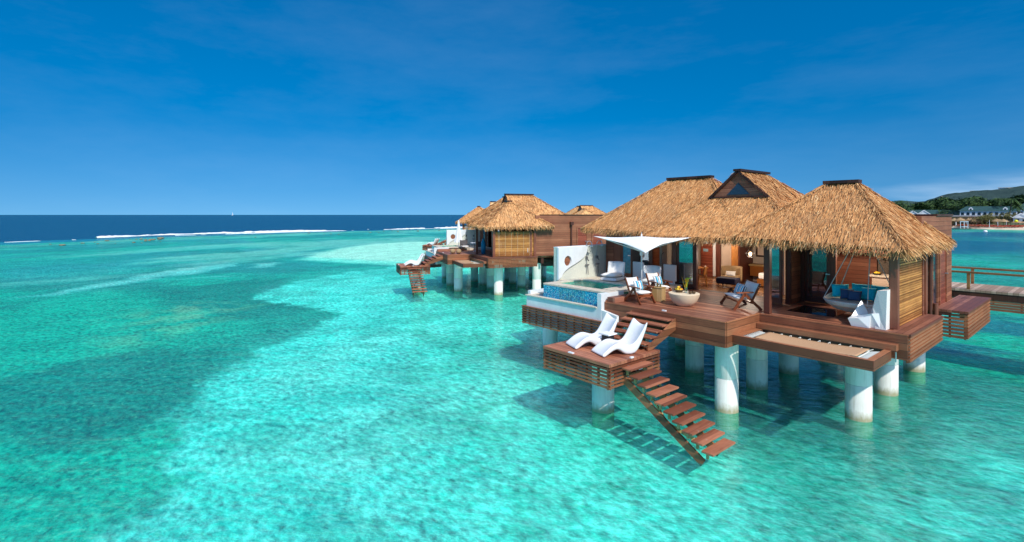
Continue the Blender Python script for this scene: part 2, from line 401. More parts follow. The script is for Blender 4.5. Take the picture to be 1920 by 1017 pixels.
ZONES = {'SAND': [(-43.4, 9.8), (-46.8, 11.6), (-50.8, 15.5), (-55.8, 21.6), (-57.2, 27.4), (-60.1, 31.9), (-55.6, 37.2), (-46.4, 38.6), (-37.2, 41.6), (-26.1, 55.0), (-9.7, 52.6), (-6.6, 43.3), (-7.3, 33.8), (-6.7, 25.9), (-4.5, 20.7), (-0.0, 25.4), (9, 20), (12, -2), (-5.0, -6), (-11.0, -1.5), (-14.0, 1.7), (-15.8, 1.5), (-17.4, 1.8), (-20.5, 2.5), (-22.9, 3.8), (-24.9, 5.2), (-27.3, 7.3), (-29.6, 9.9), (-32.1, 12.7), (-34.9, 12.1), (-38.2, 11.1), (-41.2, 10.2)],
 'PALE': [(-75.3, 23.0), (-87.1, 30.1), (-97.8, 37.9), (-106.9, 48.7), (-109.2, 59.3), (-105.9, 67.0), (-81.2, 53.1), (-56.1, 36.7), (-58.3, 30.9), (-62.8, 28.6), (-67.6, 26.2)],
 'STREAK1': [(-55.4, -4.1), (-59.8, -0.7), (-66.0, 3.5), (-71.6, 8.4), (-76.1, 14.9), (-72.9, 14.5), (-66.8, 9.9), (-62.7, 5.5), (-58.2, 1.2), (-54.8, -2.2)],
 'STREAK2': [(-71.7, 15.9), (-73.6, 19.0), (-68.5, 17.8), (-67.2, 15.5)],
 'STREAK3': [(-60.0, 7.5), (-60.6, 11.4), (-59.7, 9.8)],
 'YEL': [(-35.1, 0.5), (-41.3, 1.6), (-44.8, 4.9), (-40.1, 8.9), (-35.3, 6.3), (-32.5, 3.6), (-30.6, 1.8), (-31.0, 0.6)],
 'GREEN': [(-30.7, 5.8), (-36.8, 9.8), (-32.9, 12.8), (-28.3, 8.6), (-26.4, 6.1), (-24.9, 4.1)],
 'MOT': [(-4.7, 10.8), (-5.7, 13.5), (-5.5, 17.0), (-4.6, 21.2), (-2.2, 25.6), (8, 24), (8, 5), (-2.9, 7.8)],
 'DARKR': [(-7.3, 33.8), (-7.1, 39.8), (-5.5, 44.6), (-2.1, 46.2), (-1.6, 35.8), (-4.5, 29.7), (-6.0, 29.3)],
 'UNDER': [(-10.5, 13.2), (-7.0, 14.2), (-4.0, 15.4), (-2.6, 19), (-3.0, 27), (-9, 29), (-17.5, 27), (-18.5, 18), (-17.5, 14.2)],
 'CH': [(-120, 290), (-41.0, 262), (30, 240), (12, 141.5), (-11.8, 112), (-19.6, 108), (-60, 110), (-90, 160)]}
REEF = [(-120, -110), (-138, -60), (-150, -28), (-155, -15), (-159, -6), (-162, 1), (-171, 14), (-176, 29), (-180, 42), (-185, 56), (-187, 72), (-190, 96), (-192, 128), (-200, 200), (-230, 420)]
def reef_x(y):
    r = np.array(REEF); return np.interp(y, r[:, 1], r[:, 0])

# ---------------------------------------------------------------- seabed
def polar_grid(rr, aa):
    A, Rr = np.meshgrid(np.radians(aa), rr); X = Rr * np.cos(A); Y = Rr * np.sin(A)
    nr, na = X.shape; i = np.arange(nr - 1)[:, None] * na + np.arange(na - 1)[None, :]
    F = np.stack([i, i + 1, i + na + 1, i + na], -1).reshape(-1, 4)
    return X.ravel(), Y.ravel(), F
def np_mesh(name, V, F, mat, cols=None, smooth=True):
    me = bpy.data.meshes.new(name); k = F.shape[1]
    me.vertices.add(len(V)); me.vertices.foreach_set('co', V.astype(np.float32).ravel())
    me.loops.add(F.size); me.loops.foreach_set('vertex_index', F.astype(np.int32).ravel())
    me.polygons.add(len(F)); me.polygons.foreach_set('loop_start', np.arange(0, F.size, k, dtype=np.int32))
    me.polygons.foreach_set('loop_total', np.full(len(F), k, dtype=np.int32))
    me.polygons.foreach_set('use_smooth', np.full(len(F), smooth))
    me.update(calc_edges=True); me.materials.append(mat)
    if cols is not None:
        a = me.color_attributes.new('bed', 'FLOAT_COLOR', 'POINT')
        a.data.foreach_set('color', np.c_[cols, np.ones(len(cols))].astype(np.float32).ravel())
    o = bpy.data.objects.new(name, me); S.collection.objects.link(o); return o

rr = np.concatenate([np.linspace(0.5, 6, 12)[:-1], 6 * (500 / 6) ** np.linspace(0, 1, 620), [700, 1200, 3000, 9000, 30000, 80000]])
aa = np.concatenate([np.linspace(-165, 80, 80)[:-1], np.linspace(80, 195, 620)])
X, Y, F = polar_grid(rr, aa)
wx = X + (fbm(X * .35, Y * .35, 3) - .5) * 3.2 + (fbm(X * 1.7, Y * 1.7, 4) - .5) * .9
wy = Y + (fbm(X * .35, Y * .35, 8) - .5) * 3.2 + (fbm(X * 1.7, Y * 1.7, 9) - .5) * .9
def blend(c, col, m): return c * (1 - m[:, None]) + np.array(col)[None, :] * m[:, None]
# sea grass flat = default
c = np.tile(np.array([.03, .47, .31]), (len(X), 1))
lp = fbm(X * .12, Y * .12, 21)
c = blend(c, (.04, .27, .19), sstep(.40, .60, lp))
dist = np.hypot(X, Y)
c = blend(c, (.30, .42, .44), sstep(48, 85, dist) * (.35 + .65 * sstep(.38, .6, fbm(X * .05 + 3, Y * .11, 31))) * .8)
# rubble streaks running along the lagoon
st = fbm((X * .85 + Y * .5) * .10, (Y * .85 - X * .5) * .035, 44)
c = blend(c, (.62, .66, .55), sstep(.52, .68, st) * sstep(40, 75, dist) * .75)
c = blend(c, (.10, .33, .31), sstep(.5, .35, st) * sstep(50, 85, dist) * .55)
m = sstep(-2, 2.2, poly_sd(wx, wy, ZONES['YEL'])); c = blend(c, (.62, .50, .28), m * .62 * sstep(.35, .6, fbm(X * .8, Y * .8, 60)))
m = sstep(-2, 2, poly_sd(wx, wy, ZONES['GREEN'])); c = blend(c, (.12, .36, .27), m * .8)
for k in ('STREAK1', 'STREAK2', 'STREAK3'):
    m = sstep(-.8, .8, poly_sd(wx, wy, ZONES[k])); c = blend(c, (.80, .80, .75), m * .75)
m = sstep(-1.5, 1.5, poly_sd(X * .6 + wx * .4, Y * .6 + wy * .4, ZONES['PALE'])); c = blend(c, (1.0, .98, .80), m * .95)
sand = poly_sd(X * .75 + wx * .25, Y * .75 + wy * .25, ZONES['SAND']); m = sstep(-.5, .5, sand + (fbm(X * 1.1, Y * 1.1, 51) - .5) * 1.7 + (fbm(X * 3.3, Y * 3.3, 52) - .5) * 1.2)
sc = np.tile(np.array([.60, .86, .74]), (len(X), 1))
b1 = fbm(X * .16, Y * .16, 71); b2 = fbm(X * .5, Y * .5, 72)
sc = blend(sc, (.75, .96, .84), sstep(.45, .62, b1) * .8)
sc = blend(sc, (.36, .62, .50), sstep(.50, .64, b2) * .85)
sc = blend(sc, (.30, .58, .48), sstep(.55, .68, fbm(X * .11 + 5, Y * .11, 78)) * .6)
mo = sstep(-2.5, 3, poly_sd(wx, wy, ZONES['MOT'])); sc = blend(sc, (.30, .40, .32), mo * (.25 + .75 * sstep(.38, .6, b2)) * .75)
c = c * (1 - m[:, None]) + sc * m[:, None]
m = sstep(-2, 2, poly_sd(wx, wy, ZONES['DARKR'])); c = blend(c, (.07, .20, .24), m * sstep(.35, .55, fbm(X * .25, Y * .7, 91)))
m = sstep(-1.6, 1.2, poly_sd(wx, wy, ZONES['UNDER'])); c = blend(c, (.12, .27, .24), m * .9)  # villa's shade and dark reflection painted into the bed colour
m = sstep(-12, 12, poly_sd(X + 4 * (wx - X), Y + 4 * (wy - Y), ZONES['CH'])); c = blend(c, (.05, .13, .26), m * (.65 + .35 * sstep(.35, .6, fbm(X * .04, Y * .04, 95))))
# reef crest and the deep ocean beyond
rd = reef_x(Y) - X + (fbm(Y * .05, X * .05, 12) - .5) * 14          # >0 beyond the reef
beyond = (Y > -400) & (Y < 900)
shelf = sstep(-26, -4, rd) * (rd < 60)
c = blend(c, (.44, .46, .34), shelf * sstep(.42, .62, fbm(X * .25, Y * .25, 14)) * .75 * beyond)
deep = sstep(2, 12, rd) * beyond
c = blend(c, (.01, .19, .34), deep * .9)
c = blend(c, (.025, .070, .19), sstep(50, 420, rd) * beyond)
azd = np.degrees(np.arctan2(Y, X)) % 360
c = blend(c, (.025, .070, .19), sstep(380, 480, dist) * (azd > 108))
c = np.clip(c, 0, 1)
Zb = -0.50 - .2 * (fbm(X * .3, Y * .3, 5) - .5) - 1.4 * deep - 9 * sstep(20, 300, rd) * beyond
Zb = np.where(dist > 2500, -14, Zb)

n = N('seabed'); at = n.node('ShaderNodeVertexColor', layer_name='bed'); g = n.node('ShaderNodeNewGeometry').outputs['Position']
fine = n.noise(n.mapping(g, (.66, 1.22, 1), (0, 0, R_(-44))), 4.2, 8, .70); coarse = n.noise(n.mapping(g, (1, 1, 1), (0, 0, .6)), .55, 6, .6)
k = n.math('ADD', n.math('MULTIPLY', n.math('SUBTRACT', fine, .5), 3.9), n.math('MULTIPLY', n.math('SUBTRACT', coarse, .5), 1.1))
k = n.math('ADD', 1.0, k, clamp=False)
k = n.math('MINIMUM', n.math('MAXIMUM', k, .22), 1.9)
vm = n.node('ShaderNodeVectorMath', operation='SCALE'); n.put(vm.inputs[0], at.outputs[0]); n.put(vm.inputs['Scale'], k)
# scattered pale coral rubble
rb = n.noise(g, 4.2, 6, .72); rm = n.math('MULTIPLY', n.math('SUBTRACT', rb, .58, clamp=True), 7, clamp=True)
cc = n.mix(n.math('MULTIPLY', rm, .65), vm.outputs[0], (.90, .95, .58))
sb = n.done(n.bsdf(cc, .95, spec=0))
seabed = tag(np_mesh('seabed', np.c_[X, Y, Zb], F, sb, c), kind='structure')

# ---------------------------------------------------------------- water
rw = np.concatenate([[0.5, 3], 6 * (400 / 6) ** np.linspace(0, 1, 380), [1000, 4000, 15000, 50000, 120000]])
X, Y, F = polar_grid(rw, np.concatenate([np.linspace(-165, 80, 80)[:-1], np.linspace(80, 195, 380)]))
wx = X + (fbm(X * .35, Y * .35, 3) - .5) * 3.2 + (fbm(X * 1.7, Y * 1.7, 4) - .5) * .9; wy = Y + (fbm(X * .35, Y * .35, 8) - .5) * 3.2 + (fbm(X * 1.7, Y * 1.7, 9) - .5) * .9
# how shallow the water is: the thin sheet over the sand bars absorbs little red
sha = .62 * sstep(-2, 2.5, poly_sd(wx, wy, ZONES['PALE']))
for k_ in ('STREAK1', 'STREAK2', 'STREAK3'): sha = np.maximum(sha, .5 * sstep(-.8, .9, poly_sd(wx, wy, ZONES[k_])))
sha = np.maximum(sha, .32 * sstep(-2, 2.2, poly_sd(wx, wy, ZONES['YEL'])) * sstep(.4, .6, fbm(X * .8, Y * .8, 60)))
dist = np.hypot(X, Y); st_ = fbm((X * .85 + Y * .5) * .10, (Y * .85 - X * .5) * .035, 44)
sha = np.maximum(sha, .34 * sstep(.5, .66, st_) * sstep(40, 75, dist) * (dist < 400) * (reef_x(Y) < X))
rd_ = reef_x(Y) - X + (fbm(Y * .05, X * .05, 12) - .5) * 14
sha = np.maximum(sha, .5 * sstep(-26, -4, rd_) * (rd_ < 2) * (dist < 420) * sstep(.40, .6, fbm(X * .25, Y * .25, 14)))
sha = np.maximum(sha, .20 * (poly_sd(X, Y, ZONES['SAND']) > 0) * sstep(.5, .7, fbm(X * .3, Y * .3, 77)))
n = N('sea water'); g = n.node('ShaderNodeNewGeometry').outputs['Position']
cd = n.node('ShaderNodeCameraData')
wv = n.mapping(g, (1, 1, 1), (0, 0, R_(-38)))
wv2 = n.mapping(wv, (.42, 1.25, 1))
a1 = n.noise(wv2, 1.35, 6, .60, .5); a2 = n.noise(n.mapping(wv, (.35, 1.0, 1)), .33, 5, .55); a3 = n.noise(wv2, 6.0, 3, .6, .3)
hgt = n.math('ADD', n.math('ADD', n.math('MULTIPLY', a1, .5), n.math('MULTIPLY', a2, .9)), n.math('MULTIPLY', a3, .09))
bp = n.bump(hgt, .85, .38)
# caustic-like focusing of light by the ripples: the transmitted tint varies between wave crests
def ridge(v, k): 
    q = n.math('ABSOLUTE', n.math('SUBTRACT', n.math('MULTIPLY', v, 2.0), 1.0)); return n.math('POWER', n.math('SUBTRACT', 1.0, q, clamp=True), k)
wn1 = n.noise(n.mapping(wv, (.55, 1.0, 1)), 1.05, 4, .55, 1.4)
wn2 = n.noise(n.mapping(wv, (.6, 1.1, 1), loc=(7, 3, 0)), 2.6, 4, .6, 1.2)
wn3 = n.noise(n.mapping(wv, (.55, 1.15, 1), loc=(1, 8, 0)), 5.5, 4, .65, 1.2)
wn4 = n.noise(wv, .22, 5, .6)
cz = n.math('ADD', n.math('ADD', n.math('MULTIPLY', ridge(wn1, 12), .55), n.math('MULTIPLY', ridge(wn2, 10), .5)), n.math('MULTIPLY', ridge(wn3, 7), .42))
cz = n.math('MULTIPLY', cz, n.math('ADD', .45, n.math('MULTIPLY', wn4, 1.15)))
cz = n.math('MULTIPLY', cz, 1.0, clamp=True)
tint = n.mix(cz, (.06, .79, .69), (.46, 1.0, .96))
sh = n.node('ShaderNodeVertexColor', layer_name='bed'); shs = n.sep(sh.outputs[0])
tint = n.mix(shs[0], tint, n.mix(cz, (.72, .93, .84), (.9, 1, .96)))
tr = n.node('ShaderNodeBsdfTransparent'); n.put(tr.inputs[0], tint)
gl = n.node('ShaderNodeBsdfGlossy'); n.put(gl.inputs['Roughness'], .13); n.put(gl.inputs['Normal'], bp); n.put(gl.inputs['Color'], (.85, .93, .95))
fr = n.node('ShaderNodeFresnel'); fr.inputs[0].default_value = 1.33; n.put(fr.inputs['Normal'], bp)
f = n.math('MULTIPLY', n.math('MINIMUM', fr.outputs[0], .24), .95)
df = n.node('ShaderNodeBsdfDiffuse'); n.put(df.inputs[0], n.mix(cz, (.01, .42, .34), (.22, .95, .86))); m0 = n.node('ShaderNodeMixShader'); n.put(m0.inputs[0], n.math('MULTIPLY', shs[1], .12)); n.t.links.new(tr.outputs[0], m0.inputs[1]); n.t.links.new(df.outputs[0], m0.inputs[2])
mx = n.node('ShaderNodeMixShader'); n.put(mx.inputs[0], f); n.t.links.new(m0.outputs[0], mx.inputs[1]); n.t.links.new(gl.outputs[0], mx.inputs[2])
M['water'] = n.done(mx.outputs[0])
tag(np_mesh('sea_water', np.c_[X, Y, X * 0], F, M['water'], np.c_[sha, np.where(reef_x(Y) < X, .25 + .75 * sstep(-1, 1, poly_sd(X, Y, ZONES['SAND'])), 0) * (dist < 420), sha]), kind='structure')

# breaking waves on the reef: irregular ridges of foam with real height
M['foam'] = plain('sea foam', (.86, .88, .88), .9, .05, 1.5, .8)
def foam_line(pts, w0, h0, seed, thr=.35, group=None, label=None):
    P = np.array(pts, float); seg = np.hypot(*np.diff(P, axis=0).T); L = np.r_[0, np.cumsum(seg)]
    s = np.arange(0, L[-1], .8); x = np.interp(s, L, P[:, 0]); y = np.interp(s, L, P[:, 1])
    tx = np.gradient(x); ty = np.gradient(y); l = np.hypot(tx, ty); nx, ny = -ty / l, tx / l
    wob = (fbm(s * .05, s * 0, seed) - .5) * 5; x += nx * wob; y += ny * wob
    W = w0 * np.clip(fbm(s * .06, s * 0 + 3, seed + 5) - thr, 0, 1) * 5 * (.35 + 1.1 * vnoise(s * .5, s * 0 + 7, seed + 9)) * (vnoise(s * .12, s * 0, seed + 2) > .16) + .02
    m = MB(); k = 6; vs = []
    for i in range(len(s)):
        for j in range(k + 1):
            u = j / k * 2 - 1; jit = random.uniform(-.25, .25) * W[i] * (abs(u) < .99)
            hh = max(0, 1 - u * u) * h0 * min(1, W[i] / w0) * random.uniform(.5, 1.2)
            vs.append((x[i] + nx[i] * (u * W[i] + jit), y[i] + ny[i] * (u * W[i] + jit), .01 + hh - (.03 if abs(u) > .99 else 0)))
    fs = [(i * (k + 1) + j, (i + 1) * (k + 1) + j, (i + 1) * (k + 1) + j + 1, i * (k + 1) + j + 1) for i in range(len(s) - 1) if W[i] > .1 for j in range(k)]
    return tag(m.add(vs, fs).build('breaking_wave', M['foam'], smooth=True, weld=False), kind='stuff')
foam_line(REEF[1:], .42, .2, 5, .34)
foam_line([(x - 9, y) for x, y in REEF[5:]], .6, .4, 15, .44)
foam_line([(x - 4, y) for x, y in REEF[8:]], .9, .3, 25, .34)
foam_line([(-178, -20), (-176, -5), (-180, 10)], .5, .3, 33, .38)

# reef rocks awash
M['rock'] = plain('reef rock', (.30, .24, .13), .9, .35, 3, 1)
def rock(r, seed):
    rg = random.Random(seed); me = bmesh.new(); bmesh.ops.create_icosphere(me, subdivisions=3, radius=1)
    for v in me.verts:
        d = .75 + .5 * float(fbm(np.array([v.co.x * 1.6 + seed]), np.array([v.co.y * 1.6 + v.co.z * 2]), seed)[0])
        v.co = Vector((v.co.x * r * 1.7, v.co.y * r, v.co.z * r * .42)) * d
    m = MB(); m.add([v.co[:] for v in me.verts], [[v.index for v in f.verts] for f in me.faces]); me.free(); return m
rk = random.Random(3)
spots = [(-158, 14, .75, 'large brown reef rock standing just inside the breaking wave'), (-150, 11.5, .5, 'low brown reef rock in front of the large one')]
for q in range(34):
    y = rk.choice([rk.uniform(-8, 8), rk.uniform(30, 60), rk.uniform(70, 120), rk.uniform(5, 14)]); x = float(reef_x(y)) + rk.uniform(12, 34)
    spots.append((x, y, rk.uniform(.14, .38), None))
base = [rock(1, s) for s in (1, 2, 3)]
for q, (x, y, r, lab) in enumerate(spots):
    o = base[q % 3]
    if q < 3: ob = o.build('reef_rock', M['rock'], smooth=True); protos = locals().setdefault('rock_protos', []); protos.append(ob)
    else: ob = rock_protos[q % 3].copy(); S.collection.objects.link(ob)
    ob.location = (x, y, -.05 * r); ob.scale = (r, r, r); ob.rotation_euler = (0, 0, rk.uniform(0, 6))
    tag(ob, lab or 'small brown reef rock awash inside the breaking waves', 'rock', 'reef rocks awash near the breakers' if not lab else None)
    if lab and 'group' in ob: del ob['group']

# far sailing boat
b = empty('sailing_boat', (-6300 + 0, 1215, 0), R_(35), 'tiny white sailing boat on the horizon', 'boat')
hm = MB().prism([(-11, 3), (11, 3.4), (8, 0), (-9, 0)], -2, 2, 'y'); hm.build('hull', M['white'], b)
MB().prism([(-1, 4), (9, 4.5), (-1, 34)], -.2, .2, 'y').build('sail', M['canvas'], b)
MB().cyl((-1.3, 0, 3), (-1.3, 0, 36), .3, .2).build('mast', M['alu'], b)

# ---------------------------------------------------------------- land on the right
M['sand'] = plain('beach sand', (.72, .58, .42), .95, .1, .4, .2)
def hill_mat():
    n = N('wooded hills'); g = n.node('ShaderNodeNewGeometry').outputs['Position']
    a = n.noise(g, .035, 9, .7); d = n.noise(g, .006, 4)
    c = n.ramp(a, [(.33, (.030, .060, .060)), (.5, (.055, .095, .085)), (.66, (.10, .15, .12)), (.76, (.30, .26, .20))])  # bluish, paled greens carry the distance haze in the colour
    c = n.mix(d, c, (.05, .085, .085))
    return n.done(n.bsdf(c, .95, n.bump(a, 1, 12), 0))
M['hill'] = hill_mat(); M['ground'] = plain('grass and sandy ground', (.10, .13, .05), .95, .3, .08, .2)
shore = [(-93, 330), (-76.8, 294.9), (-58, 297), (-48.4, 298), (-35, 282), (-23.9, 278.4), (5.5, 261), (60, 225), (150, 150), (260, 40)]
def inland(p, d):   # move straight away from the camera
    v = Vector(p).normalized(); return Vector(p) + v * d
rows = [(0, -.5), (1.5, .15), (5, .5), (16, 1.0)]
def strip(name, rows, mat, jitter=0):
    vs = []; P = []
    for a, b in zip(shore[:-1], shore[1:]):
        for k in range(10): P.append(tuple(Vector(a).lerp(Vector(b), k / 10)))
    P.append(shore[-1])
    for p in P:
        for d, z in rows:
            q = inland(p, d + random.uniform(-jitter, jitter) * (d < 6)); vs.append((q.x, q.y, z))
    m = len(rows); fs = [(i * m + j, (i + 1) * m + j, (i + 1) * m + j + 1, i * m + j + 1) for i in range(len(P) - 1) for j in range(m - 1)]
    return tag(MB().add(vs, fs).build(name, mat, smooth=True, weld=False), kind='structure')
strip('beach', rows, M['sand'], .3)
strip('coastal_ground', [(16, 1.0), (20, 1.6), (60, 2.5), (400, 5), (1400, 6)], M['ground'])
# hills: height along bearing, seen from the bay
HB = [(60, 100), (80, 85), (90, 68), (94.9, 60), (96.6, 54), (97.9, 52), (99.4, 47), (100.45, 38), (101.5, 26), (102.3, 15), (103.5, 5), (104, 3), (105, 1)]
az = np.linspace(60, 105, 260); rdist = np.linspace(420, 2300, 70)
A, Rr = np.meshgrid(np.radians(az), rdist); hx = Rr * np.cos(A); hy = Rr * np.sin(A)
hz = np.interp(np.degrees(A), [a for a, _ in HB], [h for _, h in HB])
prof = sstep(500, 1500, Rr) * (1 - .6 * sstep(1550, 2300, Rr))
H = 3 + hz * prof * (.86 + .28 * (fbm(hx * .006, hy * .006, 3) )) + (fbm(hx * .05, hy * .05, 9) - .5) * 7 * prof
na = len(az); i = np.arange(len(rdist) - 1)[:, None] * na + np.arange(na - 1)[None, :]
F = np.stack([i, i + 1, i + na + 1, i + na], -1).reshape(-1, 4)
tag(np_mesh('hills', np.c_[hx.ravel(), hy.ravel(), H.ravel()], F, M['hill']), kind='structure')
# second far ridge
HB2 = [(85, 60), (98, 52), (101.5, 42), (102.8, 48), (103.4, 46), (103.9, 40), (104.5, 24), (105.4, 6), (106, 2)]
az = np.linspace(84, 106, 160); rdist = np.linspace(2600, 4200, 16); A, Rr = np.meshgrid(np.radians(az), rdist)
hz = np.interp(np.degrees(A), [a for a, _ in HB2], [h for _, h in HB2]); hx = Rr * np.cos(A); hy = Rr * np.sin(A)
H = hz * 1.75 * sstep(2600, 3400, Rr) + (fbm(hx * .01, hy * .01, 19) - .5) * 14
na = len(az); i = np.arange(len(rdist) - 1)[:, None] * na + np.arange(na - 1)[None, :]
F = np.stack([i, i + 1, i + na + 1, i + na], -1).reshape(-1, 4)
tag(np_mesh('distant_ridge', np.c_[hx.ravel(), hy.ravel(), H.ravel()], F, M['hill']), kind='structure')

def foliage_mat(name, a, b, c):
    n = N(name); r = n.node('ShaderNodeNewGeometry').outputs['Random Per Island']
    return n.done(n.bsdf(n.ramp(r, [(0, a), (.55, b), (1, c)]), .7, spec=.15))
M['fol'] = foliage_mat('dark foliage', (.012, .030, .012), (.035, .075, .022), (.075, .13, .035))
M['fol2'] = foliage_mat('olive foliage', (.05, .045, .018), (.10, .10, .03), (.18, .17, .05))
M['fol3'] = foliage_mat('red brown foliage', (.06, .035, .022), (.12, .065, .04), (.17, .12, .06))
M['bark'] = plain('bark', (.12, .09, .06), .9, .2, 4, .6)
def crown_mb(rx, rz, zc, n, leaf, rg):
    m = MB(); lobes = [(Vector((rg.uniform(-.6, .6) * rx, rg.uniform(-.6, .6) * rx, zc + rg.uniform(-.5, .6) * rz)), rg.uniform(.35, .6)) for _ in range(9)]
    for _ in range(n):
        c, s = rg.choice(lobes); d = Vector((rg.gauss(0, 1), rg.gauss(0, 1), rg.gauss(0, 1))).normalized() * rg.uniform(.55, 1.05) * s
        p = c + Vector((d.x * rx, d.y * rx, d.z * rz)); a = Vector((rg.gauss(0, 1), rg.gauss(0, 1), rg.gauss(0, .6))).normalized(); b = a.orthogonal().normalized()
        l = leaf * rg.uniform(.5, 1.2); m.add([p - a * l, p + b * l * .5, p + a * l, p - b * l * .5], [(0, 1, 2, 3)])
    return m
def make_tree(rg, h, rx, rz, mat, n=420, leaf=.55):
    t = empty('broadleaf_tree', (0, 0, 0)); tm = MB(); tm.cyl((0, 0, -.5), (.2, .1, h * .55), .28, .16, 7)
    for k in range(4):
        a = k * 1.6 + rg.random(); tm.cyl((.2, .1, h * .45), (.2 + math.cos(a) * rx * .5, .1 + math.sin(a) * rx * .5, h * .75), .13, .05, 5)
    tm.build('trunk', M['bark'], t); crown_mb(rx, rz, h * .72, n, leaf, rg).build('crown', mat, t); return t
def make_palm(rg, h):
    t = empty('palm_tree', (0, 0, 0)); m = MB(); m.tube([(0, 0, -.5), (.2, 0, h * .4), (.6, .1, h * .8), (.9, .1, h)], .2, 7); m.build('trunk', M['bark'], t)
    m = MB()
    for k in range(16):
        a = k * 2.4; el = rg.uniform(-.3, .9); p = Vector((.9, .1, h)); L = rg.uniform(2.8, 3.8); prev = p
        for q in range(1, 9):
            u = q / 8; nx = p + Vector((math.cos(a) * L * u, math.sin(a) * L * u, math.sin(el) * L * u - 2.6 * u * u))
            d = (nx - prev).normalized(); s = d.cross(Vector((0, 0, 1))).normalized()
            for sg in (1, -1):
                tip = prev + s * sg * (1.0 - .5 * u) + d * .4 - Vector((0, 0, .45)); m.add([prev, nx, tip], [(0, 1, 2)])
            prev = nx
    m.build('crown', M['fol'], t); return t
tr = random.Random(11)
T = [make_tree(tr, 9, 4.5, 3.6, M['fol'], 520, .6), make_tree(tr, 11, 5.5, 4.4, M['fol'], 620, .65), make_tree(tr, 7, 4.0, 2.8, M['fol'], 420, .5)]
for t in T: tag(t, 'dark green tree in the wood behind the beach', 'tree', 'trees in the wood behind the beach')
used = set()
def put(proto, loc, s, rz, label=None, group=None):
    o = proto if proto.name not in used else copy_tree(proto)
    used.add(proto.name); o.location = loc; o.scale = (s, s, s); o.rotation_euler = (0, 0, rz)
    if label:
        o['label'] = label
        if group: o['group'] = group
        elif 'group' in o: del o['group']
    return o
def bearing(az, r, z=0): return (r * math.cos(R_(az)), r * math.sin(R_(az)), z)
for q in range(175):
    a = tr.uniform(93, 104.6); r = tr.uniform(345, 440) if q % 3 else tr.uniform(440, 560)
    if a > 103.4: r = tr.uniform(380, 560)
    put(tr.choice(T), bearing(a, r, 1.8), tr.uniform(.72, 1.05) * (1.15 if r > 440 else 1) * (1.22 if a < 100.6 else 1), tr.uniform(0, 6))
# big olive tree on the beach and its neighbours
big = make_tree(tr, 8.5, 8.0, 4.2, M['fol2'], 1500, .5)
tag(put(big, bearing(96.9, 300, .3), .72, 0, 'wide olive green tree on the beach in front of the white hotel'), cat='tree')
red = make_tree(tr, 6.0, 6.5, 3.2, M['fol3'], 900, .5)
tag(put(red, bearing(98.0, 300, .2), .75, 1, 'reddish brown bushy tree left of the wide olive tree'), cat='tree')
p3 = make_tree(tr, 5.5, 3.6, 2.4, M['fol2'], 500, .45)
tag(put(p3, bearing(95.9, 300, .9), 1, 1, 'small olive tree on the beach right of the wide olive tree'), cat='tree')
pl = make_palm(tr, 9.5); tag(pl, None, 'palm')
for q, (a, r, s, lab) in enumerate([(95.75, 320, 1.15, 'tall dark palm behind the right end of the white hotel'), (96.25, 335, 1.2, 'dark palm behind the green hotel roof, left of the tallest palm'), (102.1, 330, .8, 'lone palm with spreading crown at the left end of the wood'), (95.2, 312, .8, 'palm beside the small white gabled cottage')]):
    put(pl, bearing(a, r, 2), s, q * 1.3, lab)['category'] = 'palm'

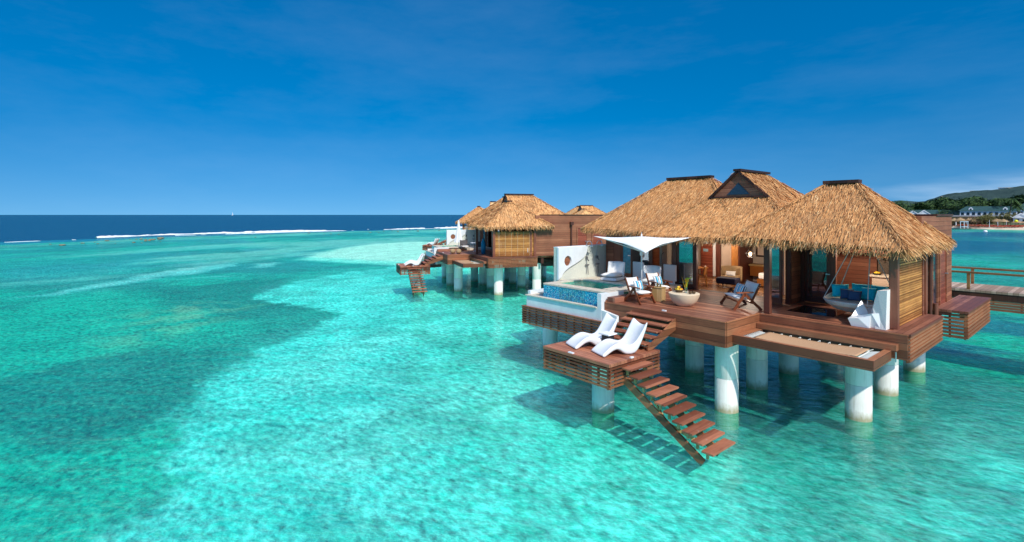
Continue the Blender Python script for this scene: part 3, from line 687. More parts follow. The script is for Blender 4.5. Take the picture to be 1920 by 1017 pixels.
# hotel buildings
M['hotelwhite'] = plain('white painted boards', (.80, .82, .86), .7, .05, .8, .05)
M['greenroof'] = plain('dark green roof shingles', (.02, .075, .075), .7, .2, 1.2, .3)
M['window_dark'] = plain('dark window glass', (.02, .03, .045), .15, .1, 2, .02)
def house(name, loc, rz, L, W, h, rh, label, wins=8, dormers=0, gable=False, floors=1, cat='building'):
    e = empty(name, loc, rz, label, cat); MB().box(-L / 2, L / 2, -W / 2, W / 2, 0, h).build('wall', M['hotelwhite'], e)
    ov = .6; m = MB()
    if gable: m.add([(-L / 2 - ov, -W / 2 - ov, h), (L / 2 + ov, -W / 2 - ov, h), (L / 2 + ov, W / 2 + ov, h), (-L / 2 - ov, W / 2 + ov, h), (0, -W / 2 - ov, h + rh), (0, W / 2 + ov, h + rh)], [(0, 4, 5, 3), (1, 2, 5, 4), (0, 1, 4), (2, 3, 5), (0, 3, 2, 1)])
    else: m.add([(-L / 2 - ov, -W / 2 - ov, h), (L / 2 + ov, -W / 2 - ov, h), (L / 2 + ov, W / 2 + ov, h), (-L / 2 - ov, W / 2 + ov, h), (-L / 2 + rh, 0, h + rh), (L / 2 - rh, 0, h + rh)], [(0, 1, 5, 4), (1, 2, 5), (2, 3, 4, 5), (3, 0, 4), (0, 3, 2, 1)])
    m.build('roof', M['greenroof'], e)
    if gable:
        g = MB().add([(-L / 2, -W / 2 - ov - .05, h), (L / 2, -W / 2 - ov - .05, h), (0, -W / 2 - ov - .05, h + rh * .86)], [(0, 1, 2)]); g.prism([(-L / 2 - ov, h), (0, h + rh), (0, h + rh - .5), (-L / 2 - ov + .5, h)], -W / 2 - ov - .3, -W / 2 - ov - .08, 'y')
        g.prism([(L / 2 + ov, h), (0, h + rh), (0, h + rh - .5), (L / 2 + ov - .5, h)], -W / 2 - ov - .3, -W / 2 - ov - .08, 'y'); g.build('gable_trim', M['hotelwhite'], e)
    for fl in range(floors):
        for k in range(wins):
            x = -L / 2 + (k + .5) * L / wins; z = h * (fl + .30) / floors
            MB().box(x - L / wins * .27, x + L / wins * .27, -W / 2 - .08, -W / 2 + .05, z, z + h / floors * .45).build('window', M['window_dark'], e)
    for k in range(dormers):
        x = -L * .30 + k * L * .6 / max(1, dormers - 1) if dormers > 1 else 0
        m = MB().prism([(x - .8, h + .3), (x + .8, h + .3), (x + .8, h + 1.1), (x, h + 1.8), (x - .8, h + 1.1)], -W / 2 + .2, -W / 2 + 2.5, 'y'); m.build('dormer', M['hotelwhite'], e)
        MB().box(x - .3, x + .3, -W / 2 + .1, -W / 2 + .19, h + .45, h + 1.1).build('window', M['window_dark'], e)
    return e
fz = R_(97 - 90)
def face(az): return R_(az - 90)     # local -Y faces the bay
house('hotel', bearing(97.0, 335, 5.0), face(97), 20, 7, 2.9, 2.2, 'long white hotel with dark green roof and dormers behind the olive tree', 10, 2)
house('hotel_wing', bearing(95.9, 338, 4.6), face(96), 6, 6, 2.6, 1.6, 'short white wing at the right end of the long white hotel', 4)
house('beach_cottage', bearing(95.1, 300, 2.4), face(97), 4.4, 6, 2.3, 2.1, 'small white gabled cottage at the right edge above the beach', 2, 0, True, 1)
house('green_roofed_house', bearing(94.3, 340, 5), face(95), 13, 10, 3.4, 4.0, 'white house with green roof behind the cottage at the far right', 4)
house('gabled_house', bearing(101.85, 345, 3.4), face(102), 4.6, 8, 2.6, 2.3, 'leftmost small white gabled house above the thatch roof', 1, 0, True)
house('gabled_house', bearing(101.1, 343, 3.4), face(102), 5.2, 8, 2.6, 2.5, 'second small white gabled house above the thatch roof', 1, 0, True)
house('long_green_house', bearing(100.1, 352, 3.2), face(100), 34, 8, 2.4, 3.0, 'long low house with dark green roof beside the small gabled houses', 9)
# low beach pavilion of grey slabs
e = empty('beach_pavilion', bearing(98.9, 316, .3), face(99), 'long low grey beach pavilion with flat layered roofs', 'building')
M['greyslab'] = plain('grey roofing', (.33, .32, .34), .8, .12, .6, .1)
MB().box(-15, 15, 0, 7, 4.9, 5.4).build('roof', M['greyslab'], e); MB().box(-15, 13, -2, 6, 3.0, 3.3).build('roof', M['hotelwhite'], e)
MB().box(-15, 15, 2, 7, 0, 4.9).build('wall', M['rock'], e)
for k in range(9): MB().box(-14.5 + k * 3.5, -14.2 + k * 3.5, -1.8, -1.5, 0, 3.0).build('post', M['hotelwhite'], e)
# hillside villas
hv = random.Random(5)
for q, (a, z, r, lw, lab) in enumerate([(99.0, 37, 1150, 9, 'lowest small white villa on the left of the hill'), (98.3, 40, 1200, 9, 'small pale villa on the mid hill'), (97.5, 47, 1300, 26, 'long pale building high on the hill'), (96.6, 46, 1200, 30, 'long cream building on the hill slope'), (95.75, 62, 1380, 30, 'long white building near the hilltop at right'), (95.5, 55, 1250, 11, 'small white villa below the long hilltop building'), (99.7, 31, 1180, 8, 'small white villa at the foot of the hill')]):
    zt = 3 + float(np.interp(a, [q_ for q_, _ in HB], [h_ for _, h_ in HB])) * float(sstep(500, 1500, np.array([float(r)]))[0]) * .98
    e = empty('hillside_villa', bearing(a, r, zt - 3), face(a), lab, 'building', 'pale villas on the hillside')
    MB().box(-lw / 2, lw / 2, 0, 8, 0, 5).build('wall', M['hotelwhite'], e); MB().box(-lw / 2 - 1, lw / 2 + 1, -1, 9, 5.01, 5.6).build('roof', M['sand'], e)
# beach life: lifeguard frame, umbrellas, sun beds, yellow float on a pole, mooring buoy
e = empty('white_beach_gazebo', bearing(98.45, 290, .2), face(98), 'white open timber frame standing at the water edge', 'gazebo'); e.scale = (.66, .66, .62)
for x in (-1.8, 0, 1.8):
    for y in (-1.2, 1.2): MB().box(x - .15, x + .15, y - .15, y + .15, 0, 4.4).build('post', M['hotelwhite'], e)
m = MB(); m.box(-2.1, 2.1, -1.4, 1.4, 4.4, 4.8); m.build('roof', M['hotelwhite'], e); MB().box(-1.9, 1.9, 1.05, 1.2, .9, 1.3).build('rail', M['hotelwhite'], e)
M['ylw'] = plain('yellow float', (.75, .75, .02), .5, .05, 2, .02); M['redcloth'] = plain('red orange canvas', (.62, .13, .07), .8, .15, 2, .1)
e = empty('yellow_marker', bearing(95.35, 292, .3), 0, 'yellow ball on a pole at the right end of the beach', 'marker'); e.scale = (.62, .62, .6)
MB().cyl((0, 0, 0), (0, 0, 5.2), .1, .08).build('pole', M['darkmetal'], e)
m = MB().lathe([(.02, 4.2), (.7, 4.5), (.95, 5.2), (.7, 5.9), (.02, 6.2)]); m.build('ball', M['ylw'], e, smooth=True)
e = tag(MB().lathe([(.02, .1), (.5, .1), (.62, .4), (.4, .75), (.02, .85)]).build('mooring_buoy', M['white'], smooth=True), 'white mooring buoy floating off the beach', 'buoy'); e.location = bearing(97.15, 232, 0)
MB()
pu = empty('beach_umbrella', (0, 0, 0), 0, 'thatched beach umbrella in the row along the sand', 'umbrella', 'thatched umbrellas along the beach')
MB().cyl((0, 0, 0), (0, 0, 2.4), .07).build('pole', M['bark'], pu); MB().lathe([(1.6, 2.0), (1.0, 2.5), (.02, 3.1)], n=12).build('canopy', M['straw'], pu)
sbp = empty('sun_bed', (0, 0, 0), 0, 'red orange sun bed in the row along the sand', 'sun bed', 'sun beds along the beach')
MB().box(-.9, .5, -.35, .35, .3, .42).prism([(.5, .3), (1.1, .85), (1.05, .95), (.5, .42)], -.35, .35, 'y').build('cushion', M['redcloth'], sbp)
MB().box(-.8, -.7, -.3, .3, 0, .3).box(.4, .5, -.3, .3, 0, .3).build('leg', M['bark'], sbp)
# cushion prism was authored in (y,z); keep legs under it
for q in range(20):
    a = 95.0 + q * .215; put(pu, bearing(a + tr.uniform(-.05, .05), 299 + tr.uniform(-1, 4) - (q < 8) * 3, .9), tr.uniform(.9, 1.25), 0)
for q in range(46):
    a = 95.1 + q * .088; put(sbp, bearing(a, 291 + tr.uniform(-1, 5) - (q < 16) * 3 + (q > 34) * 2, .75), 1.15, tr.uniform(-.4, .4))
for q, (a, r) in enumerate([(96.9, 290), (95.9, 292), (96.4, 291)]):
    e = empty('beach_flagpole', bearing(a, r, .6), 0, ['tallest pale flagpole on the beach, below the olive tree', 'rightmost pale flagpole on the beach', 'middle pale flagpole on the beach'][q], 'pole')
    MB().cyl((0, 0, 0), (0, 0, 3.2 - q * .4), .10, .05).build('pole', M['alu'], e); MB().box(-.3, .3, -.3, .3, 0, .25).build('footing', M['stone'], e)
#==NEXT==
# ---------------------------------------------------------------- villas
def thatch(name, faces, parent, seed, row=.16, pitch=.022, blen=.23, fringe=None, dens=1.0, under=True):
    """faces: list of polygons (3-4 pts) in order bottom-left, bottom-right, top-right, top-left; blades laid in courses down the slope"""
    rg = np.random.default_rng(seed); V = []; Fc = []; nb = 0
    mb = MB()
    Q = []
    for fc in faces:
        P = [np.array(p, float) for p in fc]
        bl, br = P[0], P[1]; tr_, tl = (P[2], P[3]) if len(P) == 4 else (P[2], P[2])
        nrm = np.cross(br - bl, tl - bl); nrm /= np.linalg.norm(nrm)
        if nrm[2] < 0: nrm = -nrm
        mb.add([bl, br, tr_, tl] if len(P) == 4 else [bl, br, tr_], [(0, 1, 2, 3)] if len(P) == 4 else [(0, 1, 2)])
        down = -np.array([0, 0, 1.]) + nrm * nrm[2]; down /= np.linalg.norm(down)
        along = (br - bl) / np.linalg.norm(br - bl)
        h = np.dot((tl + tr_) / 2 - (bl + br) / 2, -down); nr = max(2, int(h / row))
        for k in range(nr + 1):
            t = (k + .15) / nr
            t = min(t, 1)
            a = bl * (1 - t) + tl * t; b = br * (1 - t) + tr_ * t; L = np.linalg.norm(b - a)
            m = max(2, int(L / pitch * dens))
            u = rg.random(m); p = a[None] * (1 - u[:, None]) + b[None] * u[:, None]
            p = p + (-down)[None] * rg.normal(0, row * .26, m)[:, None] + nrm[None] * (.02 + rg.random(m)[:, None] * .035)
            d = down[None] + along[None] * rg.normal(0, .12, m)[:, None] + nrm[None] * rg.normal(.02, .07, m)[:, None]
            ln = blen * rg.uniform(.6, 1.25, m)
            if k == 0: ln *= 1.0
            Q.append((p, d, ln, along, nrm))
        # fringe hanging over the eave
        if fringe is None or fringe:
            L = np.linalg.norm(br - bl); m = int(L / pitch * 5 * dens); u = rg.random(m) * 1.03 - .015
            p = bl[None] * (1 - u[:, None]) + br[None] * u[:, None] + (-down)[None] * (rg.random(m)[:, None] * .16) - nrm[None] * (rg.random(m)[:, None] * .16) + nrm[None] * .03
            d = down[None] * .85 + np.array([0, 0, -1.])[None] * rg.uniform(.1, .8, m)[:, None] + along[None] * rg.normal(0, .22, m)[:, None]
            clump = 1 + .22 * np.sin(u * L * 9 + rg.random() * 6) * np.sin(u * L * 23)
            Q.append((p, d, .30 * rg.uniform(.5, 1.1, m) * clump, along, nrm))
        # bristly hips
        for (e0, e1) in ((bl, tl), (br, tr_)):
            if np.linalg.norm(e1 - e0) < .3 or abs(e1[2] - e0[2]) < .3: continue
            m = int(np.linalg.norm(e1 - e0) / pitch * 2.2 * dens); u = rg.random(m)
            p = e0[None] * (1 - u[:, None]) + e1[None] * u[:, None] + nrm[None] * (.03 + .05 * rg.random(m)[:, None])
            hd = (e0 - e1) / np.linalg.norm(e0 - e1)
            d = down[None] * .5 + hd[None] * .6 + along[None] * rg.normal(0, .25, m)[:, None] + nrm[None] * rg.normal(.05, .1, m)[:, None]
            Q.append((p, d, blen * rg.uniform(.6, 1.1, m), along, nrm))
    for p, d, ln, along, nrm in Q:
        m = len(p); d = d / np.linalg.norm(d, axis=1)[:, None]
        wv_ = (pitch * .62 * rg.uniform(.6, 1.3, m))[:, None]; sd_ = np.cross(d, nrm[None] + rg.normal(0, .5, (m, 3))); sd_ /= np.linalg.norm(sd_, axis=1)[:, None]
        q = np.stack([p - sd_ * wv_ * .6, p + sd_ * wv_ * .6, p + d * ln[:, None] + sd_ * wv_ * .35, p + d * ln[:, None] - sd_ * wv_ * .35], 1)
        V.append(q.reshape(-1, 3)); Fc.append(np.arange(nb, nb + 4 * m).reshape(-1, 4)); nb += 4 * m
    Vb = np.array(mb.v); nv = nb
    # base skin as quads (triangles get split into a degenerate-free pair)
    base = []
    vs = list(map(tuple, Vb)); extra = []
    for f in mb.f:
        if len(f) == 4: base.append([i + nv for i in f])
        else:
            a, b, c_ = (Vb[i] for i in f); mid = tuple((b + c_) / 2); extra.append(mid); base.append([f[0] + nv, f[1] + nv, nv + len(Vb) + len(extra) - 1, f[2] + nv])
    allV = np.concatenate(V + [Vb] + ([np.array(extra)] if extra else [])); allF = np.concatenate(Fc + [np.array(base)])
    o = np_mesh(name, allV, allF, M['thatch'], smooth=False); o.parent = parent
    return o

def hip_roof(name, x0, x1, y0, y1, ze, zr, rx0, rx1, ry, parent, seed, corners=None, back=True, **kw):
    """hip roof, ridge along x at y=ry"""
    c = [(x0, y0, ze), (x1, y0, ze), (x1, y1, ze), (x0, y1, ze)]
    if corners: c = [(p[0], p[1], z) for p, z in zip(c, corners)]
    a, b = (rx0, ry, zr), (rx1, ry, zr)
    fs = [[c[0], c[1], b, a], [c[1], c[2], b], [c[3], c[0], a]]
    if back: fs.append([c[2], c[3], a, b])
    o = thatch(name, fs, parent, seed, **kw)
    MB().beam((rx0 - .12, ry, zr + .05), (rx1 + .12, ry, zr + .05), .34, .10).build('ridge_cap', M['dark'], o)
    # thick underside
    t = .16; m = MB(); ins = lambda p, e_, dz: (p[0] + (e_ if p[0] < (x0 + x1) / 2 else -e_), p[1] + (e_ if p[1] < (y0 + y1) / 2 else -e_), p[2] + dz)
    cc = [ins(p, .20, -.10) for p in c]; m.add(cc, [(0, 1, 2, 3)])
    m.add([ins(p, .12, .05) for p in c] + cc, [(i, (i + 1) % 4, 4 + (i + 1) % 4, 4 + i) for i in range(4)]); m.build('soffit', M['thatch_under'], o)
    return o

def slat_panel(name, axis, fixed, a, b, z0, z1, nsl, vstep, mat, parent, depth=.035, sh=.75, back=True):
    """open panel of horizontal slats with uprights; axis 'x' runs along x at y=fixed, 'y' runs along y at x=fixed. sign of depth = outward"""
    m = MB(); d0, d1 = sorted((fixed, fixed + depth)); e0, e1 = sorted((fixed - depth * 1.4, fixed - depth * .08))
    H_ = (z1 - z0) / nsl
    for k in range(nsl):
        za = z0 + k * H_ + H_ * (1 - sh) / 2; zb = za + H_ * sh
        if axis == 'x': m.box(a, b, d0, d1, za, zb)
        else: m.box(d0, d1, a, b, za, zb)
    n_ = max(1, int(round(abs(b - a) / vstep)))
    for k in range(n_ + 1):
        t = a + (b - a) * k / n_; t = min(max(t, min(a, b) + .03), max(a, b) - .03)
        if axis == 'x': m.box(t - .028, t + .028, e0, e1, z0, z1)
        else: m.box(e0, e1, t - .028, t + .028, z0, z1)
    return m.build(name, mat, parent)

def glass_door(axis, fixed, a, b, z0, z1, parent, mat=None, handle=None, stile=.09, name='glass_door'):
    m = MB(); t = .03
    def bx(u0, u1, w0, w1):
        if axis == 'x': m.box(u0, u1, fixed - t, fixed + t, w0, w1)
        else: m.box(fixed - t, fixed + t, u0, u1, w0, w1)
    bx(a, a + stile, z0, z1); bx(b - stile, b, z0, z1); bx(a + stile, b - stile, z0, z0 + .20); bx(a + stile, b - stile, z1 - .12, z1)
    d = m.build(name, M['frame'], parent)
    g = MB()
    if axis == 'x': g.box(a + stile + .001, b - stile - .001, fixed - .006, fixed + .006, z0 + .201, z1 - .121)
    else: g.box(fixed - .006, fixed + .006, a + stile + .001, b - stile - .001, z0 + .201, z1 - .121)
    g.build('pane', mat or M['glass'], d)
    if handle is not None:
        h = MB()
        if axis == 'x': h.box(handle - .02, handle + .02, fixed - .07, fixed - t - .001, z0 + 1.02, z0 + 1.06).box(handle - .02, handle + .11, fixed - .09, fixed - .068, z0 + 1.02, z0 + 1.05)
        else: h.box(fixed + t + .001, fixed + .07, handle - .02, handle + .02, z0 + 1.02, z0 + 1.06).box(fixed + .068, fixed + .09, handle - .02, handle + .10, z0 + 1.02, z0 + 1.05)
        h.build('handle', M['metal'], d)
    return d

D = 2.9
def build_villa(root, seed, near=True, back_y=24.5, blind=False, detail=True, pitch=.022, row=.16):
    """an overwater villa in its own frame: x to the right along the front, y inland"""
    # --- pilings
    P = [(-7.75, 15.05), (-8.1, 17.85), (-8.1, 20.5), (-4.95, 17.45), (-5.05, 20.6), (-5.1, 24.5), (-10.2, 12.15), (-16.4, 15.9), (-12.9, 21.0), (-11.2, 15.2), (-12.9, 17.8), (-16.0, 20.4), (-8.1, 24.5), (-12.9, 24.5), (-15.6, 24.5), (-10.5, 20.6), (-10.5, 17.9)]
    for k, (x, y) in enumerate(P):
        top = 1.5 if k in (6, 7) else 2.3
        if k == 6: top = 1.75
        pr = [(.34, -1.6), (.34, 1.0), (.336, 1.005), (.336, 1.035), (.34, 1.04), (.34, top)]
        MB().lathe(pr, (x, y, 0), 28).build('piling', M['pile'], root, smooth=True)
    # --- decks
    def deck(x0, x1, y0, y1, z=D, t=.10, mat='deck_x', name='deck'): return MB().box(x0, x1, y0, y1, z - t, z).build(name, M[mat], root, bevel=.006)
    deck(-11.76, -7.32, 14.14, 19.15); deck(-7.30, -3.52, 16.24, 19.58)
    MB().box(-15.9, -4.1, 19.6, back_y, D - .12, D - .004).build('floor', M['floor_in'], root)
    MB().box(-11.30, -7.32, 19.16, 19.59, D - .12, D - .003).build('threshold', M['dark'], root)
    MB().box(-15.9, -11.32, 19.16, 19.59, D - .12, D + .05).build('threshold', M['dark'], root)
    # joists under the floor, read as the dark mass beneath
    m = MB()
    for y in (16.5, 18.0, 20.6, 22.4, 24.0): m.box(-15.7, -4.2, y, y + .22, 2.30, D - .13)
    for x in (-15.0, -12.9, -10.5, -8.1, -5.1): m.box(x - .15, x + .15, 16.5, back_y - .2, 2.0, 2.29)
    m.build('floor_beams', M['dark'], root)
    # fascias: main deck front and side, terrace front
    MB().box(-11.76, -7.29, 14.08, 14.135, 2.15, D + .002).build('fascia', M['fascia'], root, bevel=.004)
    MB().box(-7.315, -7.26, 14.136, 16.20, 2.15, D + .002).build('fascia', M['fascia_y'], root, bevel=.004)
    m = MB(); m.box(-7.26, -3.50, 16.18, 16.235, 2.23, D + .002); m.build('fascia', M['fascia'], root, bevel=.004)
    MB().box(-11.76, -11.70, 14.136, 16.7, 2.3, D + .05).build('fascia', M['fascia_y'], root)
    MB().box(-11.70, -10.9, 14.14, 14.30, 2.0, 2.78).build('concrete_beam', M['plaster'], root)
    # small raised step by the pool
    MB().box(-11.69, -11.35, 14.15, 16.4, D + .002, D + .17).build('step', M['deck_y'], root, bevel=.006)
    # narrow ledge under the lattice wall and its slatted skirt
    MB().box(-3.9, -3.44, 16.24, 20.05, D - .05, D + .012).build('ledge', M['deck_y'], root, bevel=.005)
    slat_panel('slatted_skirt', 'y', -3.50, 16.24, 20.0, 2.16, D - .05, 7, .42, M['slat'], root, .04, .58)
    slat_panel('slatted_skirt', 'x', 20.0, -3.52, -4.6, 2.16, D - .08, 7, .42, M['slat'], root, .03, .66)
    # service box further back with lattice sides
    MB().box(-3.98, -3.08, 21.45, 25.85, D - .08, D + .004).build('service_deck', M['deck_y'], root, bevel=.006)
    slat_panel('slatted_skirt', 'y', -3.14, 21.50, 25.8, 2.0, D - .085, 7, .42, M['slat'], root, .04, .58)
    slat_panel('slatted_skirt', 'x', 21.52, -3.96, -3.15, 2.0, D - .085, 7, .42, M['slat'], root, -.03, .66)
    slat_panel('slatted_skirt', 'x', 25.78, -3.96, -3.15, 2.0, D - .085, 7, .42, M['slat'], root, .03, .66)
    MB().box(-3.94, -3.5, 21.46, 21.50, 2.72, D + .006).build('trim_board', M['dark'], root)
    # --- lounge platform with slatted skirt
    px0, px1, py0, py1, pz = -11.33, -8.75, 10.68, 13.02, 1.98
    MB().box(px0, px1, py0, py1, pz - .09, pz).build('lounge_platform', M['stepx'], root, bevel=.006)
    m = MB();
    for k in range(17):
        y = py0 + .1 + k * .137; m.box(px0 + .05, px1 - .05, y, y + .05, pz - .16, pz - .092)
    m.build('platform_joists', M['dark'], root)
    slat_panel('slatted_skirt', 'x', py0 + .04, px0, px1, 1.29, pz - .095, 6, .40, M['slat'], root, -.035, .52)
    slat_panel('slatted_skirt', 'x', py1 - .04, px0, px1, 1.29, pz - .095, 6, .40, M['slat'], root, .035, .52)
    slat_panel('slatted_skirt', 'y', px1 - .04, py0, py1, 1.29, pz - .095, 6, .33, M['slat'], root, .035, .52)
    slat_panel('slatted_skirt', 'y', px0 + .04, py0, py1, 1.29, pz - .095, 6, .40, M['slat'], root, -.035, .52)
    m = MB(); m.beam((px0 + .1, 11.9, 1.5), (px1 - .1, 11.9, 1.5), .18, .22); m.beam((-10.2, py0 + .1, 1.72), (-10.2, 14.2, 1.80), .2, .22); m.build('platform_beams', M['dark'], root)
    # --- upper steps down to the platform
    st = empty('deck_stairs', (0, 0, 0)); st.parent = root
    for k in range(5):
        y = 14.05 - k * .30; z = 2.74 - k * .137
        MB().box(-10.56, -8.95, y - .32, y, z - .045, z).build('tread', M['stepx'], st, bevel=.004)
        MB().box(-10.54, -8.97, y - .03, y - .005, z - .14, z - .047).build('riser', M['stepx'], st)
    for x in (-10.60, -8.94):
        MB().prism([(14.07, 2.76), (14.07, 2.40), (12.80, 1.99), (12.62, 1.99), (12.62, 2.10)], x, x + .05, 'x').build('stringer', M['fascia_y'], st)
    # --- lower steps into the sea
    st = empty('water_stairs', (0, 0, 0)); st.parent = root
    for k in range(10):
        x = -8.62 + k * .262; z = 1.80 - k * .160; y0_ = 11.22 + random.uniform(-.02, .02)
        MB().box(x - .15, x + .15, y0_, y0_ + 1.08, z - .05, z).build('tread', M['step'], st, bevel=.006)
        for yy in (11.36, 12.12): MB().box(x - .10, x - .04, yy, yy + .05, z - .22, z - .052).build('tread_bracket', M['lightwood'], st)
    for y in (11.34, 12.10):
        m = MB(); m.beam((-8.78, y, 1.46), (-6.42, y, .02), .05, .2); m.build('stringer', M['slat'], st)
    m = MB(); m.beam((-8.2, 11.9, .9), (-7.3, 11.4, 1.0 - .55), .04, .08); m.beam((-7.5, 11.45, .62), (-6.9, 12.1, .1), .04, .08); m.build('brace', M['lightwood'], st)
    # small white lights let into the deck edges
    for bx_ in ((-8.80, -8.74, 11.62, 11.74, pz + .001, pz + .035), (-10.3, -10.12, 10.70, 10.78, pz + .001, pz + .03), (-9.45, -9.31, 14.15, 14.21, D + .003, D + .04)): MB().box(*bx_).build('step_light', M['white'], root)
    # --- hammock frame (the net is a thing of its own)
    hf = empty('hammock_frame', (0, 0, 0)); hf.parent = root; z1, z0 = 2.49, 2.23
    MB().box(-7.255, -3.78, 14.44, 14.56, z0, z1).build('beam', M['fascia'], hf, bevel=.008)
    MB().box(-7.255, -7.02, 14.562, 15.86, z0 + .02, z1 - .003).build('beam', M['fascia_y'], hf, bevel=.008)
    MB().box(-3.95, -3.782, 14.562, 15.92, z0 + .003, z1 - .003).build('beam', M['fascia_y'], hf, bevel=.008)
    MB().box(-7.25, -3.68, 15.93, 16.13, 2.46, 2.64).build('beam', M['fascia'], hf, bevel=.008)
    MB().box(-7.2, -3.85, 15.95, 16.10, 2.25, 2.455).build('beam', M['dark'], hf)
    MB().cyl((-3.70, 15.95, 2.2), (-3.70, 15.95, 2.5), .018).build('eye_bolt', M['metal'], hf)
    # --- pool
    pl = empty('plunge_pool', (0, 0, 0)); pl.parent = root; rz_ = 3.19
    X0, X1, Y0, Y1 = -15.25, -11.80, 14.38, 16.78; ix0, ix1, iy0, iy1 = -14.98, -12.50, 14.86, 16.46
    m = MB(); m.box(X0, X1, Y0, iy0, 3.12, rz_); m.box(X0, ix0, iy0, iy1, 3.12, rz_); m.box(X0, X1, iy1, Y1, 3.12, rz_); m.build('coping', M['stone'], pl, bevel=.008)
    MB().box(ix1, X1 - .003, iy0 + .002, iy1 - .002, 3.12, rz_ + .02).build('coping', M['stone'], pl, bevel=.01)
    m = MB(); m.box(X0 + .012, -11.97, Y0 + .012, Y0 + .10, 2.30, 3.118); m.box(X0 + .012, X0 + .1, Y0 + .102, Y1 - .02, 2.3, 3.118); m.build('mosaic_wall', M['mosaic'], pl)
    m = MB(); m.box(ix0 - .05, ix0, iy0 - .05, iy1 + .05, 2.2, 3.119); m.box(ix1, ix1 + .05, iy0 - .05, iy1 + .05, 2.2, 3.119); m.box(ix0 + .001, ix1 - .001, iy0 - .05, iy0, 2.2, 3.119); m.box(ix0 + .001, ix1 - .001, iy1, iy1 + .05, 2.2, 3.119); m.box(ix0 - .05, ix1 + .05, iy0 - .05, iy1 + .05, 2.15, 2.2); m.box(ix0 + .001, ix1 - .001, iy0 + .001, iy1 - .001, 2.201, 2.72)
    m.build('basin', M['basin'], pl)
    MB().box(ix0 + .002, ix1 - .002, iy0 + .002, iy1 - .002, 3.105, 3.14).build('pool_water', M['poolwater'], pl)
    # overflow trough with white outer wall
    m = MB(); m.box(-15.76, -11.96, 13.92, 14.02, 1.55, 2.66); m.box(-15.76, -15.66, 14.022, 16.2, 1.7, 2.66); m.box(-15.65, -11.97, 14.022, 14.38, 2.30, 2.40); m.box(-15.65, -15.26, 14.382, 16.2, 2.30, 2.40); m.build('trough', M['plaster'], pl)
    m = MB(); m.box(-15.80, -11.962, 13.86, 14.06, 2.662, 2.70); m.box(-15.80, -15.60, 14.062, 16.2, 2.662, 2.70); m.build('trough_lip', M['stone'], pl)
    MB().box(-11.955, -11.77, 13.92, 15.2, 1.6, 3.185).build('end_wall', M['plaster'], pl, bevel=.006)
    MB().prism([(-11.768, 1.62), (-11.10, 1.62), (-11.10, 2.50), (-11.768, 2.62)], 13.93, 14.06, 'y').build('end_wall', M['plaster'], pl)
    MB().box(-16.05, -15.35, 16.1, 16.35, 2.9, 3.10).build('kerb', M['stone'], pl)
    slat_panel('slatted_skirt', 'x', 13.84, -15.94, -11.35, 1.50, 2.20, 7, .40, M['slat'], root, -.03, .56)
    slat_panel('slatted_skirt', 'y', -15.90, 13.84, 17.2, 1.50, 2.20, 7, .40, M['slat'], root, -.03, .56)
    MB().box(-15.94, -11.4, 13.80, 14.0, 2.20, 2.235).build('trim_board', M['slat'], root)
    # patio behind the pool
    MB().box(-15.98, -11.78, 16.79, 19.15, 2.85, 3.06).build('patio', M['stone'], root, bevel=.006)
    MB().box(-15.9, -12, 14.4, 19.1, 1.6, 1.75).build('patio_slab', M['plaster'], root)
    m = MB(); m.box(-15.88, -15.72, 14.1, 19.1, 1.76, 2.84); m.build('patio_wall', M['plaster'], root)
    # --- shower wall: plane x=-16, runs inland, raised white panel with porthole
    sw = empty('shower_wall', (0, 0, 0)); sw.parent = root; wy0, wy1, wz1 = 15.95, 19.85, 4.53
    MB().box(-16.22, -16.0, wy0, wy1, 2.6, wz1).build('wall', M['render'], sw)
    cur = []
    for k in range(21):
        t = k / 20; cur.append((wy0 + .10 + 1.78 * (1 / (1 + math.exp(-(t - .45) * 8.5))) * 1.02, wz1 - 1.42 * (1 - t)))
    # panel outline (y,z) with a round hole made by strips round the opening
    hy, hz, hr = wy0 + .58, 3.92, .23; out = []
    N_ = 48
    poly = [(wy0 - .02, wz1 - 1.42)] + cur + [(wy0 - .02, wz1)]
    def hit(a):     # distance from porthole centre to outline along angle a
        dx, dz = math.cos(a), math.sin(a); best = 9
        for i in range(len(poly)):
            x1, z1_ = poly[i]; x2, z2 = poly[(i + 1) % len(poly)]; ex, ez = x2 - x1, z2 - z1_; den = dx * ez - dz * ex
            if abs(den) < 1e-9: continue
            t = ((x1 - hy) * ez - (z1_ - hz) * ex) / den; u = ((x1 - hy) * dz - (z1_ - hz) * dx) / den
            if t > 0 and -1e-6 <= u <= 1 + 1e-6: best = min(best, t)
        return best
    angs = sorted(set([2 * math.pi * k / N_ for k in range(N_)] + [math.atan2(z - hz, y - hy) % (2 * math.pi) for y, z in poly])); n_ = len(angs); m = MB()
    for xx in (-15.999, -15.90):
        for a in angs:
            h = hit(a); m.v += [(xx, hy + hr * math.cos(a), hz + hr * math.sin(a)), (xx, hy + h * math.cos(a), hz + h * math.sin(a))]
    for i in range(n_):
        j = (i + 1) % n_; b = 2 * n_
        m.f += [(b + 2 * i, b + 2 * i + 1, b + 2 * j + 1, b + 2 * j), (2 * i, b + 2 * i, b + 2 * j, 2 * j), (2 * i + 1, 2 * j + 1, b + 2 * j + 1, b + 2 * i + 1)]
    m.build('wave_panel', M['plaster'], sw)
    MB().cyl((-15.998, hy, hz), (-15.992, hy, hz), hr - .002, n=32).build('porthole', M['clad_y'], sw)
    MB().box(-16.24, -15.98, wy0 - .002, wy1, wz1 + .001, wz1 + .03).build('wall_cap', M['plaster'], sw)
